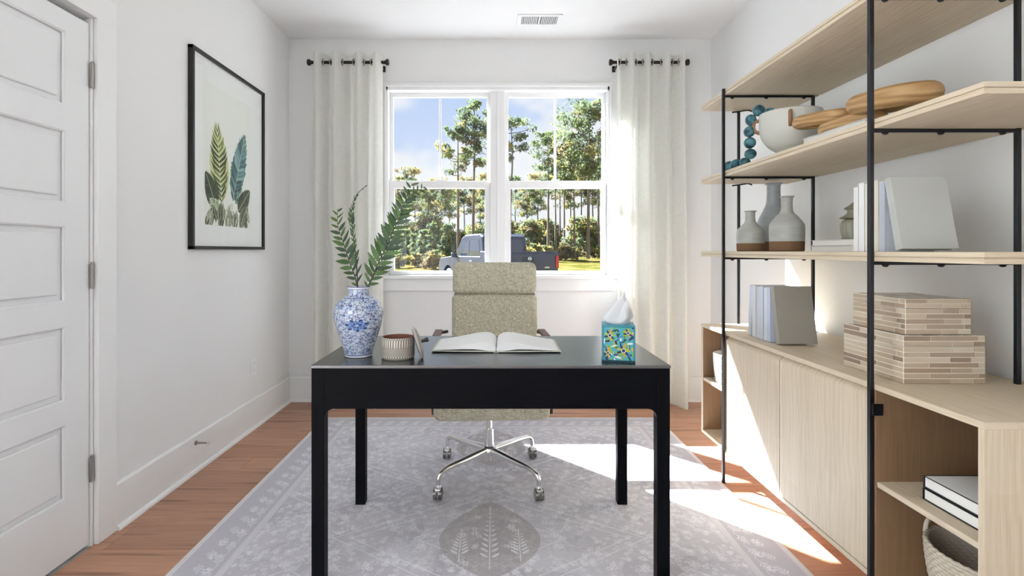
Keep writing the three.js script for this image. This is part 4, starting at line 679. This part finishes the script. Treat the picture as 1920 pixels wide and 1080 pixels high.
function basket(name, label, pos, R0, R1, H, mIn, mOut, handles) {
  const b = thing(name, label, 'basket', pos), rows = Math.round(H / 0.0105), n = 44;
  const strand = (j) => { const pts = [], t = j / rows, R = lerp(R0, R1, Math.sin(t * 1.5)); for (let i = 0; i < n * 2; i++) { const a = i / (n * 2) * 2 * Math.PI, k = ((i + j) % 2 ? 1 : -1) * 0.0026; pts.push(new THREE.Vector3(Math.cos(a) * (R + k), 0.007 + t * (H - 0.01), Math.sin(a) * (R + k))); } return new THREE.TubeGeometry(new THREE.CatmullRomCurve3(pts, true), n * 4, 0.0058, 5, true); };
  for (let j = 0; j <= rows; j++) part(b, 'woven_strand', strand(j), mOut);
  part(b, 'lining', lathe([[0, 0.001], [R0 - 0.003, 0.001], ...[...Array(9)].map((_, i) => [lerp(R0, R1, Math.sin((i + 1) / 9 * 1.5)) - 0.003, (i + 1) / 9 * (H - 0.004)]), ...[...Array(9)].map((_, i) => [lerp(R0, R1, Math.sin((9 - i) / 9 * 1.5)) - 0.006, (9 - i) / 9 * (H - 0.004)]), [0, 0.006]], 56), mIn);
  if (handles) for (const a of handles) part(b, 'handle', tube([[-0.045, H - 0.008, 0], [-0.035, H + 0.022, 0], [0, H + 0.034, 0], [0.035, H + 0.022, 0], [0.045, H - 0.008, 0]], 0.006, 24, 8), mOut, [Math.cos(a) * R1, 0, Math.sin(a) * R1], [0, Math.PI / 2 - a, 0]);
}
basket('woven_basket', 'round natural seagrass basket in the open lower cubby', [1.355, CB + TH + 0.001, -1.395], 0.128, 0.150, 0.165, mat([0.60, 0.53, 0.43], 0.9), mat([0.60, 0.53, 0.43], 0.85), [-1.9, 1.24]);
basket('woven_basket', 'small white woven basket in the far open cubby', [1.268, 0.457, -2.73], 0.088, 0.100, 0.150, mat([0.82, 0.81, 0.78], 0.9), mat([0.82, 0.81, 0.78], 0.85));
{ const o = thing('silver_knot', 'small polished silver knot ornament in the far lower cubby', 'ornament', [1.235, CB + TH + 0.036, -2.70]); const k = new THREE.TorusKnotGeometry(0.024, 0.0105, 90, 12, 2, 3); part(o, 'knot', k, chrome, [0, 0.002, 0], [0.5, 0.3, 0]); }

// ================================================================ CEILING FILL_LAMP (added for fill light, unseen above the frame)
{
  const L = thing('added_pendant_lamp', 'frosted globe pendant lamp added out of view for fill light', 'lamp', [0.05, HC, -1.15]);
  part(L, 'canopy', lathe([[0, -0.03], [0.05, -0.028], [0.062, -0.012], [0.065, 0], [0, 0]], 32), nickel);
  part(L, 'stem', cyl(0.006, 0.006, 0.16, 12), nickel, [0, -0.10, 0]);
  part(L, 'globe', new THREE.SphereGeometry(0.2, 40, 28), new THREE.MeshStandardMaterial({ color: lin(0.9, 0.9, 0.88), roughness: 0.6, emissive: lin(1, 0.96, 0.9), emissiveIntensity: 1.5 }), [0, -0.37, 0]);
  const p = new THREE.PointLight(new THREE.Color(0.96, 0.98, 1.0), FILL_LAMP); p.position.set(0, -0.37, 0); p.castShadow = true; p.shadow.radius = 10; p.name = 'fill_lamp_light'; L.add(p);
}

// ================================================================ OUTSIDE
const concreteMat = mat([0.15, 0.148, 0.14], 0.9);
const groundY = (d) => d < 4 ? -0.35 : -0.35 + 0.0125 * (d - 4);
{
  const g = new THREE.PlaneGeometry(260, 220, 130, 110); g.rotateX(-Math.PI / 2); g.translate(0, 0, -80);
  const p = g.attributes.position; for (let i = 0; i < p.count; i++) { const x = p.getX(i), z = p.getZ(i); p.setY(i, groundY(-z) + (-z > 8 ? 0.1 * (fbm(x * 0.2 + 40, z * 0.2 + 400, 1000, 1000, 2, 2) - 0.5) : 0)); }
  g.computeVertexNormals(); const uv = g.attributes.uv; for (let i = 0; i < p.count; i++) uv.setXY(i, p.getX(i) / 8, p.getZ(i) / 8);
  const t = dataTex(512, 512, (u, v) => { const a = fbm(u * 8, v * 8, 8, 8, 201, 5), b = fbm(u * 90, v * 90, 90, 90, 203, 3); return mixc(mixc([0.46, 0.48, 0.20], [0.70, 0.62, 0.36], smooth(0.35, 0.65, a)), [0.33, 0.34, 0.15], smooth(0.5, 0.75, b) * 0.6); });
  const m = part(scene, 'lawn', g, mat([0.34, 0.32, 0.36], 0.95, { map: t, specularIntensity: 0 })); m.userData.kind = 'structure';
}
// ---- pale concrete driveway added unseen in front of the window to bounce sunlight indoors
for (const [name, x0, x1, z0, z1] of [['bounce_driveway', -9, 9, -24, -4.3]]) {
  const g = new THREE.PlaneGeometry(x1 - x0, z1 - z0, 2, 12); g.rotateX(-Math.PI / 2); g.translate((x0 + x1) / 2, 0, (z0 + z1) / 2);
  const p = g.attributes.position; for (let i = 0; i < p.count; i++) p.setY(i, groundY(-p.getZ(i)) + 0.06);
  g.computeVertexNormals(); const m = part(scene, name, g, concreteMat); m.userData.kind = 'structure';
}
// ---- pines
const leafColors = [[0.165, 0.21, 0.10], [0.21, 0.255, 0.10], [0.14, 0.18, 0.12], [0.36, 0.31, 0.10], [0.28, 0.22, 0.12]];
const foliageMat = new THREE.MeshPhysicalMaterial({ vertexColors: true, roughness: 0.9, specularIntensity: 0.08, transmission: 0.45, thickness: 0, side: THREE.DoubleSide });
const barkT = dataTex(128, 256, (u, v) => { const n = fbm(u * 10, v * 24, 10, 24, 301, 3); return mixc([0.38, 0.33, 0.31], [0.62, 0.56, 0.52], n); });
const barkMat = mat([0.9, 0.9, 0.9], 0.9, { map: barkT, specularIntensity: 0.1 });
function blobs(list, r, per, size, warm) {     // loose leaf triangles gathered in tufts
  const pos = [], col = [];
  for (const [cx, cy, cz, R] of list) { const tone = leafColors[r() < warm ? 3 + Math.floor(r() * 2) : Math.floor(r() * 3)];
    for (let i = 0; i < per; i++) {
      let x, y, z; do { x = r() * 2 - 1; y = r() * 2 - 1; z = r() * 2 - 1; } while (x * x + y * y + z * z > 1);
      const px = cx + x * R, py = cy + y * R * 0.7, pz = cz + z * R, a = r() * 6.283, b = r() * 2 - 1, s = size * (0.6 + 0.8 * r()), q = Math.sqrt(1 - b * b), ux = Math.cos(a) * q, uz = Math.sin(a) * q, uy = b, k = 0.8 + 0.5 * r();
      const vx = -uz, vz = ux, vl = Math.hypot(vx, vz) || 1, w = s * 0.34;
      pos.push(px - ux * s * 0.5 + vx / vl * w, py - uy * s * 0.5, pz - uz * s * 0.5 + vz / vl * w, px - ux * s * 0.4 - vx / vl * w, py - uy * s * 0.4 + w * 0.5, pz - uz * s * 0.4 - vz / vl * w, px + ux * s, py + uy * s, pz + uz * s);
      for (let c = 0; c < 3; c++) col.push(tone[0] * k, tone[1] * k, tone[2] * k);
    } }
  const g = new THREE.BufferGeometry(); g.setAttribute('position', new THREE.Float32BufferAttribute(pos, 3)); g.setAttribute('color', new THREE.Float32BufferAttribute(col, 3)); g.computeVertexNormals(); return g;
}
function limb(pts, r0, r1, seg = 8, n = 6) { const c = new THREE.CatmullRomCurve3(pts), g = new THREE.TubeGeometry(c, seg, 1, n), q = g.attributes.position, ctr = new THREE.Vector3(); for (let j = 0; j <= seg; j++) { c.getPointAt(j / seg, ctr); const w = lerp(r0, r1, j / seg); for (let i = 0; i <= n; i++) { const k = j * (n + 1) + i; q.setXYZ(k, ctr.x + (q.getX(k) - ctr.x) * w, ctr.y + (q.getY(k) - ctr.y) * w, ctr.z + (q.getZ(k) - ctr.z) * w); } } return g; }
function pineModel(seed, H, start, spread, tufts, warm, R = 0.8) {
  const r = rng(seed), V = (x, y, z) => new THREE.Vector3(x, y, z), bend = (r() - 0.5) * 0.8, tr = H * 0.0125, wood = [limb([V(0, -0.3, 0), V(bend * 0.3, H * 0.4, 0), V(bend, H * 0.75, bend * 0.4), V(bend * 0.8, H * 0.98, 0)], tr, tr * 0.22, 12, 8)], list = [];
  for (let i = 0; i < tufts; i++) {
    const t = start + (1 - start) * Math.pow(r(), 0.85), y = H * t, a = r() * 6.283, k = (t - start) / (1 - start), len = spread * (0.35 + 0.75 * Math.sin(Math.PI * (0.18 + 0.75 * k))) * (0.5 + 0.6 * r()), bx0 = bend * Math.min(1, t * 1.2);
    const ex = bx0 + Math.cos(a) * len, ez = Math.sin(a) * len, ey = y + len * (0.12 + 0.35 * r());
    if (i % 2 === 0) wood.push(limb([V(bx0, y, 0), V(bx0 + Math.cos(a) * len * 0.55, y + len * 0.08, Math.sin(a) * len * 0.55), V(ex, ey, ez)], tr * 0.26, 0.02, 4, 4));
    list.push([ex, ey, ez, R * (0.6 + 0.6 * r())]); if (r() < 0.6) list.push([lerp(bx0, ex, 0.65), lerp(y, ey, 0.7) + 0.2, lerp(0, ez, 0.65), R * (0.5 + 0.4 * r())]);
  }
  list.push([bend * 0.8, H * 0.99, 0, R]);
  return { wood: merge(wood), leaves: blobs(list, r, 46, 0.30, warm) };
}
const pines = [pineModel(1, 16.5, 0.62, 2.1, 30, 0.12, 0.75), pineModel(2, 18, 0.58, 2.2, 36, 0.05, 0.8), pineModel(3, 18, 0.48, 3.7, 92, 0.25, 0.95), pineModel(4, 15, 0.66, 2.6, 26, 0.2, 0.7), pineModel(5, 14, 0.5, 2.4, 48, 0.45, 0.9), pineModel(6, 17, 0.68, 2.3, 34, 0.1, 0.85)];
function pine(k, x, D, topY, ry, label, group) {   // x: photo column of the trunk, topY: photo row of the top
  const p = P(x, 0, D), H0 = [16.5, 18, 18, 15, 14, 17][k], H = EYE + (CY - topY) / F * D - groundY(D), t = thing('pine_tree', label, 'tree', [p.x, groundY(D), -D], ry, group);
  part(t, 'trunk', pines[k].wood, barkMat); part(t, 'foliage', pines[k].leaves, foliageMat); t.scale.setScalar(H / H0); return t;
}
const LP = 'pines at the edge of the woods';
pine(0, 859, 58, 238, 2.2, 'slender pine with tufts of yellowing needles, beside the tallest pine of the first window half');
pine(1, 887, 60, 200, 0.4, 'tall thin pine with an open crown seen through the first window half');
pine(3, 956, 55, 232, 1.0, 'sparse pine close to the window mullion');
pine(2, 1103, 56, 196, 0.9, 'broad full-crowned pine, the biggest tree outside');
pine(5, 1028, 60, 255, 3.0, 'mid-height pine beside the broad full-crowned one');
pine(5, 1122, 64, 262, 4.4, 'straight pine just behind the broad full-crowned one');
{
  const r = rng(99);
  for (const [x, D, ty, k] of [[735, 78, 360, 4], [748, 92, 372, 5], [762, 70, 318, 4], [779, 84, 350, 4], [791, 95, 362, 3], [803, 76, 345, 4], [814, 100, 350, 5], [826, 82, 338, 4], [843, 96, 352, 4], [871, 86, 335, 4], [901, 90, 330, 4], [912, 74, 350, 4], [930, 88, 340, 4], [966, 92, 335, 5], [988, 78, 345, 4], [1008, 88, 330, 4], [1042, 66, 300, 0], [1050, 80, 310, 5], [1058, 70, 285, 5], [1070, 92, 320, 4], [1077, 64, 292, 0], [1090, 84, 300, 5], [1112, 90, 310, 4], [1130, 76, 300, 4], [1145, 70, 290, 5], [700, 80, 350, 4], [1175, 82, 300, 4], [660, 90, 340, 5], [1215, 80, 320, 4]])
    pine(k, x, D, ty, r() * 6.28, 'distant woodland pine in the background behind the lawn', LP);
}
// ---- undergrowth
function bushModel(seed, w, h, n, warm, size) { const r = rng(seed), list = []; for (let i = 0; i < n; i++) { const a = r() * 6.283, q = Math.sqrt(r()), y = r(); list.push([Math.cos(a) * q * w * (1 - 0.55 * y), 0.15 + y * h, Math.sin(a) * q * w * (1 - 0.55 * y), 0.35 * Math.min(w, h) * (0.6 + 0.5 * r())]); } return blobs(list, r, 40, size, warm); }
const bushes = [bushModel(11, 2.2, 3.0, 60, 0.15, 0.3), bushModel(12, 2.6, 4.2, 80, 0.35, 0.34), bushModel(13, 0.6, 2.6, 40, 0.0, 0.2), bushModel(14, 0.5, 0.6, 22, 0.9, 0.16)];
function bush(k, x, D, s, ry, label, group) { const p = P(x, 0, D), t = thing(k === 2 ? 'conifer_shrub' : k === 3 ? 'grass_clump' : 'woodland_bush', label, k === 3 ? 'grass' : 'bush', [p.x, groundY(D) - 0.05, -D], ry, group); part(t, 'foliage', bushes[k], foliageMat); t.scale.setScalar(s); }
{
  const r = rng(123);
  for (let i = 0; i < 35; i++) { const row = i % 5, D = 66 + row * 6.2, X = (Math.floor(i / 5) - 3) * 6.4 + row * 1.5 - 1.5; bush(i % 3 ? 1 : 0, CX + X / D * F, D, 0.95 + 0.25 * r(), r() * 6, 'woodland bush in the hedge-like thicket below the pines', 'thicket below the pines'); }
  for (const [x, s, D] of [[760, 1.0, 46], [776, 0.9, 50], [793, 1.0, 47], [811, 1.25, 50], [838, 1.2, 48]]) bush(2, x, D, s, r() * 6, 'pointed young conifer at the lawn edge left of the truck', 'young conifers at the lawn edge');
  for (const [x, D, s] of [[748, 33, 1.2], [776, 34, 1.3], [815, 32, 1.5], [1000, 44, 2], [1022, 46, 1.8], [1060, 50, 2.0], [1075, 52, 1.6], [1124, 48, 1.8]]) bush(3, x, D, s, r() * 6, 'yellow-green clump of tall grass on the lawn', 'clumps of tall grass');
}
// ---- pickup truck parked outside
{
  const D0 = 14.7, th = 0.47, p = P(999, 0, 15.0), gy = groundY(16);
  const t = thing('pickup_truck', 'dark blue crew-cab pickup truck parked on the lawn outside', 'truck', [p.x, gy, -15.0], th);    // local -z is forward, origin at the tailgate centre
  const paint = mat([0.010, 0.016, 0.038], 0.4, { clearcoat: 0.5, clearcoatRoughness: 0.05 }), dark = mat([0.015, 0.015, 0.017], 0.6), win = mat([0.02, 0.03, 0.05], 0.05, { clearcoat: 1 }), W = 1.80;
  const ext = (pts, w, b = 0.03) => { const s = new THREE.Shape(pts.map((q) => new THREE.Vector2(...q))); const g = new THREE.ExtrudeGeometry(s, { depth: w - 2 * b, bevelEnabled: true, bevelSize: b, bevelThickness: b, bevelSegments: 3 }); g.translate(0, 0, -(w - 2 * b) / 2); g.rotateY(Math.PI / 2); return g; }; // profile x = forward
  const arch = (cx, R) => { const a = []; for (let i = 0; i <= 10; i++) { const q = Math.PI * (i / 10); a.push([cx - Math.cos(q) * R, 0.42 + Math.sin(q) * R]); } return a; };
  part(t, 'lower_body', ext([[0.05, 0.55], [0.05, 1.30], [1.62, 1.30], [1.66, 1.14], [3.9, 1.14], [5.02, 1.06], [5.16, 0.92], [5.16, 0.5], [4.85, 0.42], ...arch(4.32, 0.46).reverse(), [3.8, 0.4], [1.6, 0.4], ...arch(1.14, 0.46).reverse(), [0.6, 0.5]], W), paint);
  part(t, 'cab', ext([[1.64, 1.10], [1.78, 1.76], [1.95, 1.83], [3.05, 1.82], [3.3, 1.74], [3.95, 1.12]], W - 0.22, 0.06), paint);
  part(t, 'rear_window', rb(1.25, 0.42, 0.02, 0.008), win, [0, 1.50, -1.672], [-0.20, 0, 0]);
  for (const s of [-1, 1]) {
    const sw = (z0, z1, z2, z3) => { const g = new THREE.ExtrudeGeometry(new THREE.Shape([[z0, 1.17], [z1, 1.17], [z2, 1.68], [z3, 1.68]].map((q) => new THREE.Vector2(...q))), { depth: 0.012, bevelEnabled: false }); g.rotateY(Math.PI / 2); return g; };
    part(t, 'side_window', sw(1.86, 2.62, 2.62, 1.95), win, [s > 0 ? 0.785 : -0.797, 0, 0]); part(t, 'side_window', sw(2.70, 3.72, 3.25, 2.70), win, [s > 0 ? 0.785 : -0.797, 0, 0]);
    part(t, 'mirror', rb(0.2, 0.16, 0.1, 0.03), paint, [s * 0.98, 1.2, -3.55]);
    part(t, 'tail_light', rb(0.10, 0.36, 0.05, 0.015), mat([0.45, 0.012, 0.012], 0.2), [s * (W / 2 - 0.06), 1.02, 0.0]);
    for (const z of [-1.14, -4.32]) { const wh = part(t, 'wheel', new THREE.TorusGeometry(0.27, 0.11, 14, 36).rotateY(Math.PI / 2), dark, [s * 0.78, 0.38, z]); part(wh, 'rim', merge([cyl(0.2, 0.2, 0.16, 28).rotateZ(Math.PI / 2)]), mat([0.55, 0.56, 0.58], 0.3, { metalness: 0.9 })); }
    part(t, 'door_handle', rb(0.02, 0.03, 0.18, 0.008), chrome, [s * (W / 2 + 0.005), 1.02, -2.35]);
  }
  part(t, 'windshield', rb(1.35, 0.02, 0.78, 0.008), win, [0, 1.47, -3.66], [-0.76, 0, 0]);
  const tg = part(t, 'tailgate', rb(1.50, 0.56, 0.05, 0.02), paint, [0, 1.0, -0.005]);
  part(tg, 'handle_plate', rb(0.42, 0.2, 0.012, 0.02), dark, [-0.15, 0.06, 0.028]); part(tg, 'emblem', new THREE.TorusGeometry(0.045, 0.011, 8, 28), chrome, [-0.12, 0.12, 0.036]); part(tg, 'emblem_bar', rb(0.12, 0.02, 0.01, 0.004), chrome, [-0.12, 0.12, 0.036]);
  for (let i = 0; i < 3; i++) part(tg, 'badge_letter', rb(0.035, 0.045, 0.006, 0.003), chrome, [0.42 + i * 0.055, -0.14, 0.028]);
  part(t, 'bumper', rb(1.78, 0.2, 0.16, 0.04), dark, [0, 0.56, 0.08]);
  part(t, 'bed_liner', rb(1.5, 0.02, 1.45, 0.005), dark, [0, 1.305, -0.82]);
}
renderer.render(scene, camera);
